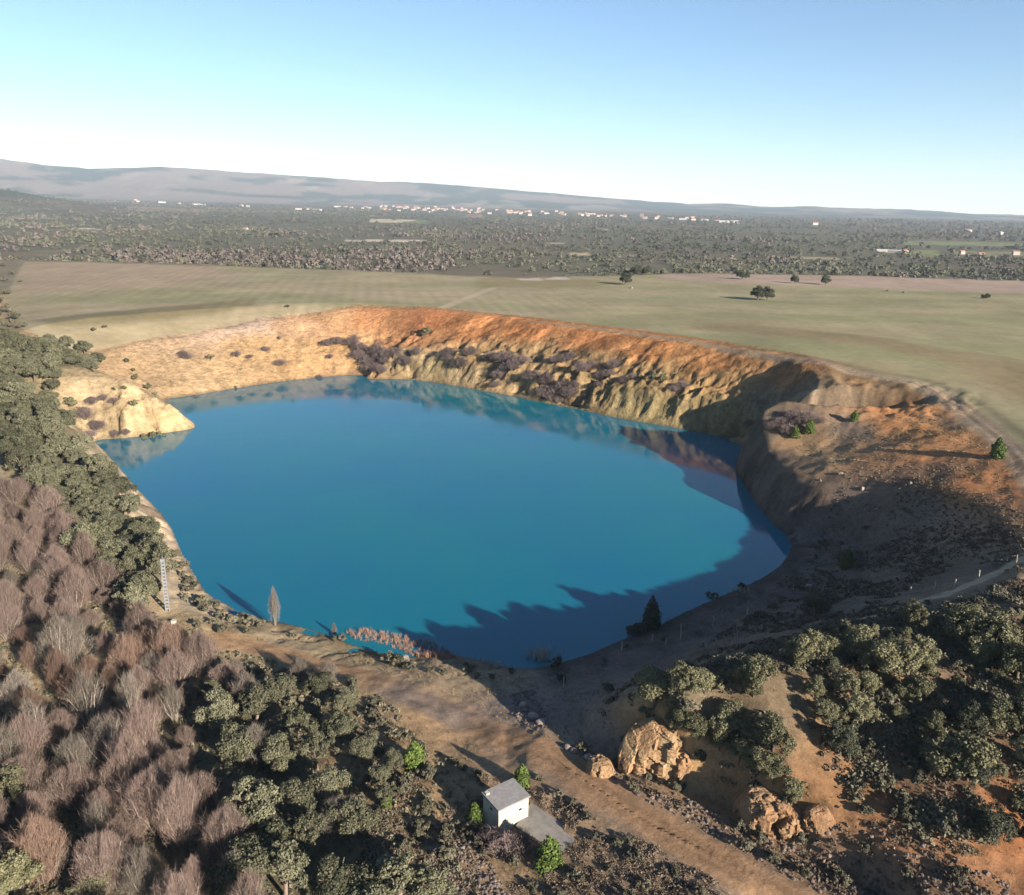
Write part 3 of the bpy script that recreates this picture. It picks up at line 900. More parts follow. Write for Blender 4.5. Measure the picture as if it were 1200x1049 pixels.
def crown(name, mat, seed, R, H, z0, nq, leaf, nlobe=24, shape='round', droop=0.0):
    rng = np.random.default_rng(seed)
    D = rand_dirs(nlobe, rng, -.35)
    cz = z0 + (H - z0) * .45
    rx = R * .66; rz = (H - z0) * .40
    k = rng.uniform(.75, 1.12, nlobe)
    if shape == 'cone':
        t = (np.arange(nlobe) + .5) / nlobe
        a = np.arange(nlobe) * 2.4
        LC = np.stack([np.cos(a) * R * .55 * (1 - t ** 2.2) ** .8 * k, np.sin(a) * R * .55 * (1 - t ** 2.2) ** .8 * k, z0 + (H - z0) * (t * .93 + .03)], 1)
        LR = R * (.42 * (1 - t * t) + .14) * rng.uniform(.65, 1.25, nlobe)
    else:
        k = rng.uniform(.35, 1.2, nlobe)
        ang = np.arctan2(D[:, 1], D[:, 0]); k *= 1 + .18 * np.sin(2 * ang + rng.uniform(0, 6)) + .12 * np.sin(3 * ang + rng.uniform(0, 6))
        LC = D * np.array([rx, rx, rz]) * k[:, None] + np.array([0, 0, cz])
        LR = R * (.11 + .27 * rng.random(nlobe) ** 1.8)
    w = LR ** 2; w /= w.sum()
    li = rng.choice(nlobe, nq, p=w)
    d = rand_dirs(nq, rng, -.75)
    out = LC[li] - np.array([0, 0, cz]); out /= np.linalg.norm(out, axis=1)[:, None] + 1e-6
    flip = (d * out).sum(1) < -.35
    d[flip] *= -1
    rr = LR[li] * np.clip(rng.normal(.9, .17, nq), .3, 1.45)
    P = LC[li] + d * rr[:, None] * np.array([1, 1, .85])
    if droop: P[:, 2] -= droop * rng.random(nq)
    P[:, 2] = np.maximum(P[:, 2], .05)
    lt = rng.uniform(-.2, .2, nlobe)
    tint = np.clip(.5 + lt[li] + rng.normal(0, .25, nq), 0, 1)
    sz = leaf * rng.uniform(.6, 1.35, nq)
    V, F, t = leaf_quads(P, d, sz, rng, tint)
    return mesh_np(name, V, F, mat, t)


def trunk(name, mat, seed, H, r, spread, nlimb=5, fork=.3):
    rng = np.random.default_rng(seed)
    b = MB()
    top = Vector((rng.normal(0, .12), rng.normal(0, .12), H * fork))
    b.tube([(0, 0, -.4), (top.x * .5, top.y * .5, H * fork * .5), top], [r * 1.35, r, r * .85], 7)
    for i in range(nlimb):
        a = 2 * math.pi * (i + rng.random() * .6) / nlimb
        e = Vector((math.cos(a) * spread * rng.uniform(.5, .9), math.sin(a) * spread * rng.uniform(.5, .9), H * rng.uniform(.6, .85)))
        m = top.lerp(e, .5) + Vector((0, 0, H * .06))
        b.tube([top - Vector((0, 0, r)), m, e], [r * .62, r * .4, r * .12], 5)
    return b.mesh(name, mat, True)


def bare(seed, H, R, nstem, nbr, ntw, mat_s, mat_t, stem_r=.05, tw=.034, name='twigs', upright=.5, fork=0.0):
    """leafless shrub or sapling: fanning stems and a cloud of fine twigs; returns (stem mesh, twig mesh)"""
    rng = np.random.default_rng(seed)
    b = MB(); S = []
    base = []
    for i in range(nstem):
        a = rng.uniform(0, 2 * math.pi); q = math.sqrt(rng.random())
        p0 = np.array([math.cos(a) * .25 * q * R * .5, math.sin(a) * .25 * q * R * .5, -.2])
        lean = R * q * .95
        L = H * (1 - .32 * q * q) * rng.uniform(.8, 1.0)
        p3 = np.array([math.cos(a) * lean, math.sin(a) * lean, L])
        p1 = p0 + np.array([math.cos(a) * lean * .25, math.sin(a) * lean * .25, L * .35])
        p2 = p0 + np.array([math.cos(a) * lean * .6, math.sin(a) * lean * .6, L * .68]) + rng.normal(0, .06 * R, 3)
        r = stem_r * rng.uniform(.6, 1.1)
        b.tube([p0, p1, p2, p3], [r, r * .75, r * .48, r * .12], 4)
        S.append((p0, p1, p2, p3))
    S = np.array(S)

    def at(i, t):
        t3 = t * 3; k = np.minimum(t3.astype(int), 2); f = (t3 - k)[:, None]
        A = S[i, k]; B = S[i, k + 1]
        return A * (1 - f) + B * f, B - A
    # branches
    bi = rng.integers(0, nstem, nbr); bt = rng.uniform(.2, .95, nbr)
    p, dr = at(bi, bt)
    dr /= np.linalg.norm(dr, axis=1)[:, None]
    o = rng.normal(0, 1, (nbr, 3)); o[:, 2] = np.abs(o[:, 2]) * .4
    o /= np.linalg.norm(o, axis=1)[:, None]
    bd = dr * upright + o * (1 - upright * .45) + np.array([0, 0, .35]); bd /= np.linalg.norm(bd, axis=1)[:, None]
    bl = H * rng.uniform(.12, .26, nbr) * (1.15 - .5 * bt)
    e = p + bd * bl[:, None]

    def tris(p, e, w, rng):
        n = len(p); d = e - p
        s = np.cross(d, rng.normal(0, 1, (n, 3))); s /= np.linalg.norm(s, axis=1)[:, None] + 1e-9
        return np.stack([p - s * w[:, None] * .5, p + s * w[:, None] * .5, e], 1).reshape(-1, 3)
    V1 = tris(p, e, np.full(nbr, tw * 1.5), rng)
    # fine twigs fill an egg-shaped envelope and point away from the foot of the plant
    hz = rng.beta(2.1, 1.35, ntw)
    prof = np.sin(math.pi * np.clip(hz, 0, 1) ** .8) ** .55
    a = rng.uniform(0, 2 * math.pi, ntw); rad = R * prof * (.12 + .88 * rng.random(ntw) ** .6)
    ph = rng.uniform(0, 6, 3)
    lump = 1 + .24 * np.sin(2 * a + 3 * hz + ph[0]) + .2 * np.sin(5 * a + 5 * hz + ph[1]) + .12 * np.sin(9 * a - 6 * hz + ph[2])
    hz = hz * (1 + .16 * np.sin(3 * a + ph[1]) * hz)
    q = np.stack([np.cos(a) * rad * lump, np.sin(a) * rad * lump, H * (.06 + .84 * hz)], 1)
    td = q - np.array([0, 0, -H * (.15 + .9 * upright)])
    td /= np.linalg.norm(td, axis=1)[:, None]
    td += rng.normal(0, .34, (ntw, 3)); td /= np.linalg.norm(td, axis=1)[:, None]
    ln = (H * rng.uniform(.06, .15, ntw))[:, None]
    V2 = tris(q - td * ln * .5, q + td * ln * .5, tw * rng.uniform(.7, 1.3, ntw), rng)
    ti = rng.integers(0, nbr, ntw)
    # and longer shoots grow from the branches, breaking the outline
    nsh = ntw // 5
    si = rng.integers(0, nbr, nsh); tt = rng.uniform(.3, 1, nsh)[:, None]
    q3 = p[si] * (1 - tt) + e[si] * tt
    d3 = bd[si] + rng.normal(0, .4, (nsh, 3)) + np.array([0, 0, .3]); d3 /= np.linalg.norm(d3, axis=1)[:, None]
    V3 = tris(q3, q3 + d3 * (H * rng.uniform(.08, .2, nsh))[:, None], tw * rng.uniform(.8, 1.4, nsh), rng)
    ti = np.r_[ti, si]
    V = np.r_[V1, V2, V3]
    V[:, 2] = np.maximum(V[:, 2], .02)
    F = np.arange(len(V)).reshape(-1, 3)
    t = np.repeat(np.clip(.5 + rng.normal(0, .28, nbr + ntw + nsh) + .25 * (np.r_[bt, bt[ti]] - .5), 0, 1), 3)
    return b.mesh('stems', mat_s, True), mesh_np(name, V, F, mat_t, t)


M = {}
M['oak'] = mat_leaf('oak_leaf', (0.060, 0.065, 0.034), (0.169, 0.161, 0.099), .25)
M['oak_olive'] = mat_leaf('oak_leaf_olive', (.080, .083, .040), (.205, .190, .105), .25)
M['oak_dark'] = mat_leaf('oak_leaf_dark', (0.034, 0.038, 0.023), (0.089, 0.095, 0.056), .25)
M['pine'] = mat_leaf('pine_needle', (.050, .085, .016), (.14, .185, .04), .15)
M['juniper'] = mat_leaf('juniper_needle', (.018, .028, .016), (.045, .06, .03), .15)
M['scrub'] = mat_leaf('scrub_leaf', (0.068, 0.066, 0.040), (0.174, 0.157, 0.105), .3)
M['twig'] = mat_leaf('twig_brown', (.132, .092, .075), (.280, .203, .170), .18, .8)
M['twig_red'] = mat_leaf('twig_russet', (.145, .090, .066), (.29, .195, .145), .18, .8)
M['twig_grey'] = mat_leaf('twig_grey', (0.120, 0.096, 0.076), (0.256, 0.216, 0.176), .15, .8)
M['twig_purple'] = mat_leaf('twig_purple', (0.102, 0.075, 0.072), (0.230, 0.174, 0.162), .2, .8)
M['bark'] = mat_plain('bark', (.14, .11, .085), .9, .3, 6)
M['bark_pale'] = mat_plain('bark_pale', (.42, .37, .30), .85, .25, 6)
M['bark_mid'] = mat_plain('bark_mid', (.24, .18, .14), .9, .3, 6)
M['grass_dry'] = mat_leaf('dry_grass', (.20, .145, .075), (.42, .33, .19), .1, .9)
M['heather'] = mat_leaf('heather', (0.086, 0.065, 0.047), (0.243, 0.180, 0.126), .1, .9)
M['reed'] = mat_leaf('reed', (.26, .13, .085), (.46, .29, .2), .1, .9)
M['reed_pale'] = mat_leaf('reed_pale', (.34, .29, .22), (.6, .53, .43), .1, .9)

PROTO = {}
PROTO['oak'] = [[('trunk', trunk('oak_trunk', M['bark'], s, H, .17, R * .8)), ('crown', crown('oak_crown', M[m], s, R, H, z0, 9500, .145, 58))]
                for s, H, R, z0, m in ((1, 4.6, 2.6, .5, 'oak'), (2, 5.2, 2.5, .8, 'oak'), (3, 4.2, 2.8, .4, 'oak'), (4, 4.9, 2.4, .5, 'oak'), (5, 4.4, 2.6, .4, 'oak'))]
PROTO['oak_olive'] = [[('trunk', trunk('oak_trunk', M['bark'], s, H, .17, R * .8)), ('crown', crown('oak_crown', M['oak_olive'], s, R, H, z0, 8500, .15, 50))]
                      for s, H, R, z0 in ((6, 4.3, 2.6, .3), (7, 4.7, 2.4, .4))]
PROTO['oak_dark'] = [[('trunk', trunk('oak_trunk', M['bark'], s, H, .17, R * .8)), ('crown', crown('oak_crown', M['oak_dark'], s, R, H, z0, 8500, .145, 52))]
                     for s, H, R, z0 in ((8, 4.3, 2.6, .3), (9, 4.7, 2.4, .4))]
PROTO['oak'] += [[('trunk', trunk('oak_trunk', M['bark_mid'], s, H, .2, R * .9, 7)), ('crown', crown('oak_crown', M['oak'], s, R, H, z0, n_, .15, nl))]
                 for s, H, R, z0, n_, nl in ((11, 5.6, 2.3, 1.2, 5600, 34), (12, 4.0, 3.0, .6, 6400, 30), (13, 5.0, 2.1, .3, 7600, 70))]
PROTO['bush'] = [[('stems', trunk('bush_stems', M['bark'], s, 1.3, .05, .8, 6, .15)), ('crown', crown('bush_crown', M['scrub'], s, 1.15, 1.5, .05, 1500, .15, 14))]
                 for s in (21, 22, 23)]
PROTO['green_bush'] = [[('stems', trunk('bush_stems', M['bark'], s, 1.3, .05, .8, 6, .15)), ('crown', crown('bush_crown', M['oak_olive'], s, 1.1, 1.7, .05, 1500, .15, 14))]
                       for s in (24, 25)]
PROTO['pine'] = [[('trunk', trunk('pine_trunk', M['bark'], s, 2.6, .07, .3, 4, .6)), ('crown', crown('pine_crown', M['pine'], s, .95, 2.9, .25, 2600, .14, 34, 'cone'))]
                 for s in (31, 32)]
PROTO['juniper'] = [[('trunk', trunk('juniper_trunk', M['bark'], 33, 5, .12, .4, 4, .5)), ('crown', crown('juniper_crown', M['juniper'], 33, 1.5, 5.6, .2, 3600, .18, 40, 'cone'))]]


def _bare_parts(*a, **k):
    st, twm = bare(*a, **k)
    return [('stems', st), ('twigs', twm)]


PROTO['bare'] = [_bare_parts(s, H, R, 18, 700, 7600, M['bark_pale'], M['twig'], .06, .0165, upright=.75) for s, H, R in ((41, 5.2, 2.2), (42, 5.9, 1.8), (43, 4.6, 2.5), (55, 5.4, 2.0), (56, 4.2, 2.1))]
PROTO['bare_red'] = [_bare_parts(s, H, R, 18, 700, 7600, M['bark_mid'], M['twig_red'], .055, .0165, upright=.85) for s, H, R in ((44, 5.8, 1.5), (45, 5.2, 1.9), (57, 4.8, 1.6))]
PROTO['bare_grey'] = [_bare_parts(s, H, R, 15, 600, 5600, M['bark_pale'], M['twig_grey'], .045, .02, upright=.6) for s, H, R in ((46, 5.4, 2.2), (47, 5.0, 2.0))]
PROTO['bare_pale_stem'] = [_bare_parts(s, H, R, 15, 240, 2600, M['bark_pale'], M['twig_grey'], .085, .02, upright=.85) for s, H, R in ((48, 7.0, 2.3), (49, 6.4, 2.0))]
PROTO['bramble'] = [_bare_parts(s, H, R, 18, 420, 2400, M['bark_mid'], M['twig_purple'], .03, .045, upright=.3) for s, H, R in ((51, 2.2, 1.9), (52, 1.9, 2.0))]
PROTO['poplar'] = [_bare_parts(53, 6.6, .85, 9, 260, 1300, M['bark_pale'], M['twig_grey'], .06, .03, upright=.9)]
PROTO['dead_tree'] = [_bare_parts(54, 4.2, 1.3, 4, 18, 60, M['bark_pale'], M['twig_grey'], .09, .03, upright=.6)]

REG = {}        # set name -> list of (root, px, py): labels are given at the end, row by row


def plant(kind, x, y, scale, setname, zs=None, sink=.06):
    parts = random.choice(PROTO[kind])
    z = float(ground_z(x, y)[0])
    root = bpy.data.objects.new(SET_NAME.get(setname, (kind,))[0], None)
    COL.objects.link(root)
    root.empty_display_size = .3
    root.location = (x, y, z - sink)
    root.rotation_euler = (0, 0, random.uniform(0, 6.28))
    v = random.uniform(.9, 1.12)
    root.scale = (scale * random.uniform(.88, 1.14), scale * random.uniform(.88, 1.14), scale * (zs or v))
    for nm, me in parts:
        o = bpy.data.objects.new(nm, me); COL.objects.link(o); o.parent = root
    px, py, _ = project([[x, y, z]])
    REG.setdefault(setname, []).append((root, float(px[0]), float(py[0])))
    return root


def at_px(px, py, hc=0.0):
    """ground point under a plant whose middle, hc above the ground, shows at pixel (px, py)"""
    g = on_ground(px, py)[0]
    k = (CAM_Z - g[2] - hc) / (CAM_Z - g[2])
    return g[0] * k, g[1] * k


def zone(poly_px, spacing, n_try, avoid=None, hc=0.0):
    """Poisson points inside a polygon given by photograph pixels of the ground"""
    g = on_ground([p[0] for p in poly_px], [p[1] for p in poly_px])[:, :2]
    if hc: g = g * (1 - hc / 60)
    lo = g.min(0); hi = g.max(0)
    C = RNG.uniform(lo, hi, (n_try, 2))
    C = C[inside(C, g)]
    h = ground_z(C[:, 0], C[:, 1])
    C = C[h > .5]
    if avoid is not None:
        for pl, w in avoid: C = C[poly_dist(C, pl) > w]
    out = []
    for c in C:
        if all((c[0] - o[0]) ** 2 + (c[1] - o[1]) ** 2 > spacing ** 2 for o in out[-4000:]): out.append(c)
    return np.array(out)


_oc = on_ground([775], [890])[0][:2]
_sunway = np.array([_oc, _oc + 15.0 * np.array([math.sin(SUN_AZ), math.cos(SUN_AZ)])])
# set -> (object name, noun phrase, place phrase, category, group)
SET_NAME = {
    'belt': ('holm_oak', 'grey-green holm oak', 'in belt along left shore', 'tree', 'holm oaks in the belt along the left shore'),
    'thicket_bare': ('bare_shrub', 'leafless brown twiggy shrub', 'in left thicket', 'shrub', 'leafless brown shrubs in the left thicket'),
    'thicket_red': ('bare_shrub', 'leafless russet twiggy shrub', 'in left thicket', 'shrub', 'leafless russet shrubs in the left thicket'),
    'thicket_grey': ('bare_tree', 'leafless grey tree', 'in left thicket', 'tree', 'leafless grey trees on the left'),
    'pale_stem': ('bare_tree', 'bare tree with pale fanning stems', 'in left thicket', 'tree', 'bare trees with pale stems'),
    'thicket_oak': ('holm_oak', 'green holm oak', 'among bare shrubs at lower left edge', 'tree', 'holm oaks at the lower left'),
    'grove': ('holm_oak', 'grey-green holm oak', 'in grove left of hut', 'tree', 'holm oaks in the grove left of the hut'),
    'grove_grey': ('bare_tree', 'leafless grey tree', 'in grove left of hut', 'tree', 'leafless grey trees in the grove'),
    'grove_bush': ('bush', 'low grey-green bush', 'around grove left of hut', 'bush', 'low bushes around the grove'),
    'ridge': ('holm_oak', 'olive-green holm oak', 'on right-hand ridge', 'tree', 'holm oaks on the right ridge'),
    'ridge_dark': ('holm_oak', 'dark green holm oak', 'on right-hand ridge', 'tree', 'dark holm oaks on the right ridge'),
    'ridge_bush': ('bush', 'dusty grey-green scrub bush', 'on right-hand ridge', 'bush', 'scrub bushes on the right ridge'),
    'verge_bush': ('bush', 'low dusty scrub bush', 'beside dirt road near hut', 'bush', 'scrub bushes beside the dirt road'),
    'wall_bramble': ('bramble', 'leafless purple-brown bramble', 'on orange far wall', 'shrub', 'brambles on the far pit wall'),
    'wall_bush': ('bush', 'green bush', 'on orange far wall', 'bush', 'green bushes on the far pit wall'),
    'bank_bramble': ('bramble', 'leafless grey-brown bramble', 'on pale left bank', 'shrub', 'brambles on the pale left bank'),
    'bank_bush': ('bush', 'small round green bush', 'on pale left bank', 'bush', 'green bushes on the pale left bank'),
    'pine': ('young_pine', 'young bright green pine', 'around pit and hut', 'tree', 'young pines'),
    'shore_bush': ('bush', 'scrub bush', 'along near left shore', 'bush', 'bushes along the near shore'),
    'slope_bush': ('bush', 'small scrub bush', 'on brown right slope', 'bush', 'bushes on the right slope'),
    'cove_bramble': ('bramble', 'leafless grey bramble', 'above shaded cove at right end', 'shrub', 'brambles above the shaded cove'),
    'field_oak': ('holm_oak', 'lone dark round holm oak', 'in open field', 'tree', 'lone oaks in the field'),
    'edge_bush': ('bush', 'dark bush', 'along left edge of field', 'bush', 'bushes at the left field edge'),
}

# ---- belt of holm oaks along the left shore
for x, y in zone([(-30, 400), (30, 408), (85, 427), (108, 433), (58, 470), (78, 515), (118, 557), (160, 606), (182, 645), (194, 690), (186, 728), (165, 735), (135, 695), (98, 652), (66, 604), (34, 560), (0, 536), (-30, 524)], 3.45, 12000):
    qx, qy, _ = project([[x, y, float(ground_z(x, y)[0])]])
    if 172 < qx[0] < 225 and qy[0] > 705: continue
    plant('oak', x, y, random.uniform(.95, 1.45), 'belt', random.uniform(.72, 1.12))
for px, py in ((100, 412), (116, 424), (60, 402), (80, 405)):
    x, y = at_px(px, py + 4); plant('oak', x, y, random.uniform(1.0, 1.25), 'belt')

# ---- left thicket of leafless shrubs
_clear = unproj([-20, 30, 60, 110], [772, 770, 768, 764], [4, 4, 4, 4.0])
tz = zone([(-60, 560), (40, 575), (75, 620), (100, 660), (130, 705), (160, 750), (235, 770), (285, 800), (255, 835), (245, 900), (250, 960), (285, 1060), (300, 1110), (-60, 1120)], 3.75, 12000, [(_clear, 2.0)])
for x, y in tz:
    nn = float(vnoise(x / 13, y / 13, 3)); r = random.random()
    sc = random.choice((random.uniform(.55, .85), random.uniform(.9, 1.2), random.uniform(1.1, 1.45)))
    if r < .08: continue
    if r < .2: plant('bare_grey', x, y, sc, 'thicket_grey')
    elif nn + random.uniform(-.4, .4) > .15 and y < 105: plant('bare_red', x, y, sc, 'thicket_red')
    else: plant('bare', x, y, sc, 'thicket_bare')
for px, py, s in ((105, 850, 1.1), (128, 905, 1.15), (142, 935, .9), (100, 925, .9), (155, 840, .8), (62, 1030, .8), (180, 800, .75), (172, 1060, .8), (60, 690, .9), (40, 880, .9), (210, 960, .85), (75, 790, 1.1), (205, 850, .8), (120, 1000, .8)):
    g = on_ground(px, py)[0]
    plant('bare_pale_stem', g[0], g[1], s, 'pale_stem')
for px, py, s in ((10, 960, 1.0), (35, 1010, .9), (5, 905, .9), (20, 1062, 1), (110, 1062, .7), (55, 925, .6)):
    g = on_ground(px, py)[0]; plant('oak_olive', g[0], g[1], s, 'thicket_oak')

# ---- grove in front, left of the hut
for px, py, s in ((258, 862, 1.15), (300, 850, 1.05), (330, 826, 1.0), (375, 815, .9), (405, 835, .75), (285, 895, 1.0), (350, 868, .95), (330, 905, .9), (372, 905, 1.05), (385, 945, .95), (350, 965, 1.05),
                  (300, 975, 1.1), (325, 1000, 1.0), (360, 1010, 1.0), (290, 1045, 1.1), (335, 1060, 1.0), (395, 1062, 1.0), (430, 1062, .95), (470, 1068, 1.0), (505, 1075, .95), (400, 870, .7), (430, 890, .7), (445, 925, .6), (415, 985, .8), (462, 905, .55), (452, 950, .6), (250, 830, .7)):
    g = on_ground(px, py)[0]; plant('oak', g[0], g[1], s * random.uniform(.92, 1.08), 'grove')
for px, py, s in ((290, 830, .9), (300, 895, .95), (312, 965, .8), (395, 975, .75), (410, 965, .6), (350, 800, .7), (385, 800, .6), (275, 800, .7)):
    g = on_ground(px, py)[0]; plant('bare_grey', g[0], g[1], s, 'grove_grey')
for x, y in zone([(255, 790), (420, 800), (470, 880), (560, 930), (565, 1060), (520, 1090), (300, 1090), (250, 900)], 2.6, 2500):
    if random.random() < .62: plant('bush', x, y, random.uniform(.6, 1.25), 'grove_bush')

# ---- right ridge
_strip = unproj([895, 930, 965, 1020, 1100, 1210], [775, 825, 870, 920, 965, 1010], [15, 15, 15, 14.5, 14.5, 15.0])
for x, y in zone([(752, 842), (800, 812), (870, 790), (955, 752), (1000, 752), (1080, 735), (1210, 720), (1230, 1000), (1120, 1000), (1040, 985), (960, 965), (900, 945), (850, 925), (830, 882), (780, 868)], 3.0, 7000, [(_strip, 2.2), (PATH, 2.0), (ROAD, 8.0), (_sunway, 3.2)]):
    r = random.random()
    sc = random.uniform(.34, .82)
    if r < .2: plant('oak_dark', x, y, sc, 'ridge_dark')
    elif r < .6: plant('oak_olive', x, y, sc, 'ridge')
    else: plant('bush', x, y, random.uniform(.9, 1.5), 'ridge_bush')
for px, py, s in ((765, 850, .95), (800, 830, .8), (792, 866, .6), (818, 872, .65), (842, 884, .6), (866, 898, .7), (885, 915, .65), (905, 925, .7), (930, 942, .6), (850, 860, .8), (880, 815, .9), (1005, 782, 1.0), (1035, 795, 1.1), (1062, 800, 1.0), (1128, 765, 1.15), (1160, 778, 1.1), (1122, 915, 1.15), (1190, 800, 1.0), (955, 722, .9), (905, 880, .9), (940, 780, .8), (1195, 860, 1.0)):
    g = on_ground(px, py)[0]; plant('oak_olive', g[0], g[1], s, 'ridge')
for x, y in zone([(745, 845), (960, 745), (1070, 712), (1220, 690), (1240, 980), (1120, 1000), (1000, 960), (880, 930)], 1.5, 9000, [(_strip, .9), (PATH, 1.2), (ROAD, 7.0)]):
    if random.random() < .22: plant('bush', x, y, random.uniform(.5, .95), 'ridge_bush')

# ---- road verge and foot of the picture
for x, y in zone([(540, 1000), (680, 1000), (720, 960), (880, 1060), (900, 1100), (540, 1100)], 2.0, 1500, [(ROAD, 3.2)]):
    if random.random() < .55: plant('bush', x, y, random.uniform(.4, .9), 'verge_bush')
for px, py, s in ((560, 955, .7), (548, 985, .8), (575, 1000, .8), (655, 935, .6), (672, 945, .5), (690, 960, .5), (632, 918, .5), (560, 915, .8), (540, 905, .7), (700, 985, .6), (722, 995, .6), (745, 1015, .7), (530, 898, .7),
                  (905, 1010, .7), (940, 1030, .8), (985, 1040, .7), (1010, 1010, .6), (870, 1000, .8), (1060, 1030, .7), (1120, 1040, .8), (740, 905, .5), (760, 915, .45), (800, 930, .5), (742, 926, .7), (790, 930, .75), (816, 908, .9), (733, 876, .9), (806, 872, 1.0), (868, 978, .8), (892, 988, .7), (942, 992, .8), (926, 946, 1.0), (884, 938, 1.0), (760, 862, .9), (716, 900, .8)):
    g = on_ground(px, py)[0]; plant('bush', g[0], g[1], s, 'verge_bush')
for px, py, s in ((592, 998, .62), (612, 1002, .5), (575, 992, .5)):
    g = on_ground(px, py)[0]; tag(plant('bramble', g[0], g[1], s * 1.6, 'hut_bramble'))
# ---- young pines
PINES = [(486, 903, 1.15, 'young bright green pine at edge of dirt road above hut'), (611, 926, 1.0, 'young bright green pine directly behind the hut'), (643, 1020, 1.15, 'young bright green pine in front of the concrete pad'),
         (992, 666, 1.25, 'young yellow-green pine on the shaded right slope'), (1168, 538, 1.4, 'green pine beside the farm track at right edge'), (948, 509, 1.3, 'larger of two young pines beside the shaded cove'),
         (931, 513, 1.1, 'smaller of two young pines beside the shaded cove'), (1001, 494, 1.0, 'small green pine on the gully edge above headland'), (452, 946, .7, 'very small young pine in the grove by the sandy cut'), (556, 962, .8, 'small young pine left of the hut')]
for px, py, s, lab in PINES:
    g = on_ground(px, py)[0]
    tag(plant('pine', g[0], g[1], s, 'pine_single'), lab, 'tree', 'young pines')
g = on_ground(763, 735)[0]
tag(plant('juniper', g[0], g[1], 1.0, 'single'), 'tall dark conifer in shade on near right shore', 'tree')
g = on_ground(745, 744)[0]
tag(plant('oak_dark', g[0], g[1], .55, 'single'), 'dark bush in shade at foot of tall conifer', 'bush')
g = on_ground(323, 735)[0]
tag(plant('poplar', g[0], g[1], 1.0, 'single'), 'slender bare pale poplar standing at near left shore', 'tree')
g = on_ground(392, 745)[0]
tag(plant('poplar', g[0], g[1], .42, 'single'), 'thin short bare sapling at water edge right of poplar', 'tree')
g = on_ground(864, 762)[0]
tag(plant('dead_tree', g[0], g[1], .95, 'single'), 'bare dead grey tree on slope beside fence posts', 'tree')

# ---- far wall, left bank, cove
for px, py, s in ((414, 397, 1.5), (420, 408, 1.5), (430, 412, 1.6), (440, 405, 1.6), (450, 414, 1.6), (463, 408, 1.6), (475, 412, 1.3), (432, 425, 1.2), (446, 428, 1.2), (395, 393, 1.3), (487, 408, 1.1), (525, 408, 1.3), (540, 412, 1.5), (552, 408, 1.2), (578, 412, 1.2),
                  (590, 415, 1.7), (601, 421, 1.5), (611, 423, 1.4), (585, 423, 1.2), (625, 433, 1.5), (635, 438, 1.5), (650, 435, 1.7), (661, 431, 1.5), (669, 438, 1.5), (642, 428, 1.4), (668, 408, 1.0), (658, 415, 1.2), (720, 416, 1.2), (704, 428, 1.2), (680, 428, 1.2), (690, 440, 1.0), (730, 440, 1.0), (655, 448, 1.0), (800, 440, .9), (695, 412, 1.0)):
    x, y = at_px(px, py, 1.2); plant('bramble', x, y, s * 1.35, 'wall_bramble')
    if random.random() < .7: plant('bramble', x + random.uniform(-4, 4), y + random.uniform(-3, 3), s * random.uniform(.8, 1.2), 'wall_bramble')
for px, py, s in ((500, 385, 1.9), (765, 439, 1.6), (776, 436, 1.4), (752, 441, 1.2), (495, 386, 1.4), (690, 470, .9), (668, 404, 1.0), (600, 406, .9)):
    x, y = at_px(px, py, .8); plant('green_bush', x, y, s, 'wall_bush')
for px, py, s in ((214, 411, 1.4), (219, 413, 1.1), (277, 408, 1.1), (292, 409, .8), (310, 401, 1.15), (328, 418, 1.4), (383, 396, 1.5), (390, 392, 1.2), (386, 411, .9), (374, 434, .95), (211, 462, 1.05), (229, 459, 1.1), (247, 456, 1.0), (298, 447, .7), (334, 442, .65), (357, 441, .65),
                  (95, 470, 1.3), (105, 452, 1.1), (118, 449, .9), (131, 451, .9), (98, 482, 1.5), (110, 492, 1.5), (104, 500, 1.2), (131, 484, .9), (145, 486, .8), (116, 480, .9)):
    x, y = at_px(px, py, 1.0); plant('bramble', x, y, s, 'bank_bramble')
for px, py, s in ((147, 418, 1.1), (155, 428, .8), (159, 440, 1.3), (173, 453, 1.4), (182, 460, .9), (156, 469, 1.3), (246, 416, 1.3), (327, 390, .9), (276, 448, .75), (168, 503, 1.6), (178, 503, 1.7), (188, 502, 1.4), (203, 495, 1.0), (80, 462, 1.8), (143, 446, .8), (132, 446, .7)):
    x, y = at_px(px, py, .8); plant('green_bush', x, y, s, 'bank_bush')
for px, py, s in ((880, 474, 1.4), (893, 482, 1.5), (905, 488, 1.5), (918, 482, 1.6), (930, 476, 1.7), (942, 472, 1.9), (950, 478, 1.9), (938, 484, 1.7), (925, 492, 1.5), (960, 480, 1.5), (955, 470, 1.5), (970, 474, 1.3)):
    x, y = at_px(px, py, 1.2); plant('bramble', x, y, s * .72, 'cove_bramble')
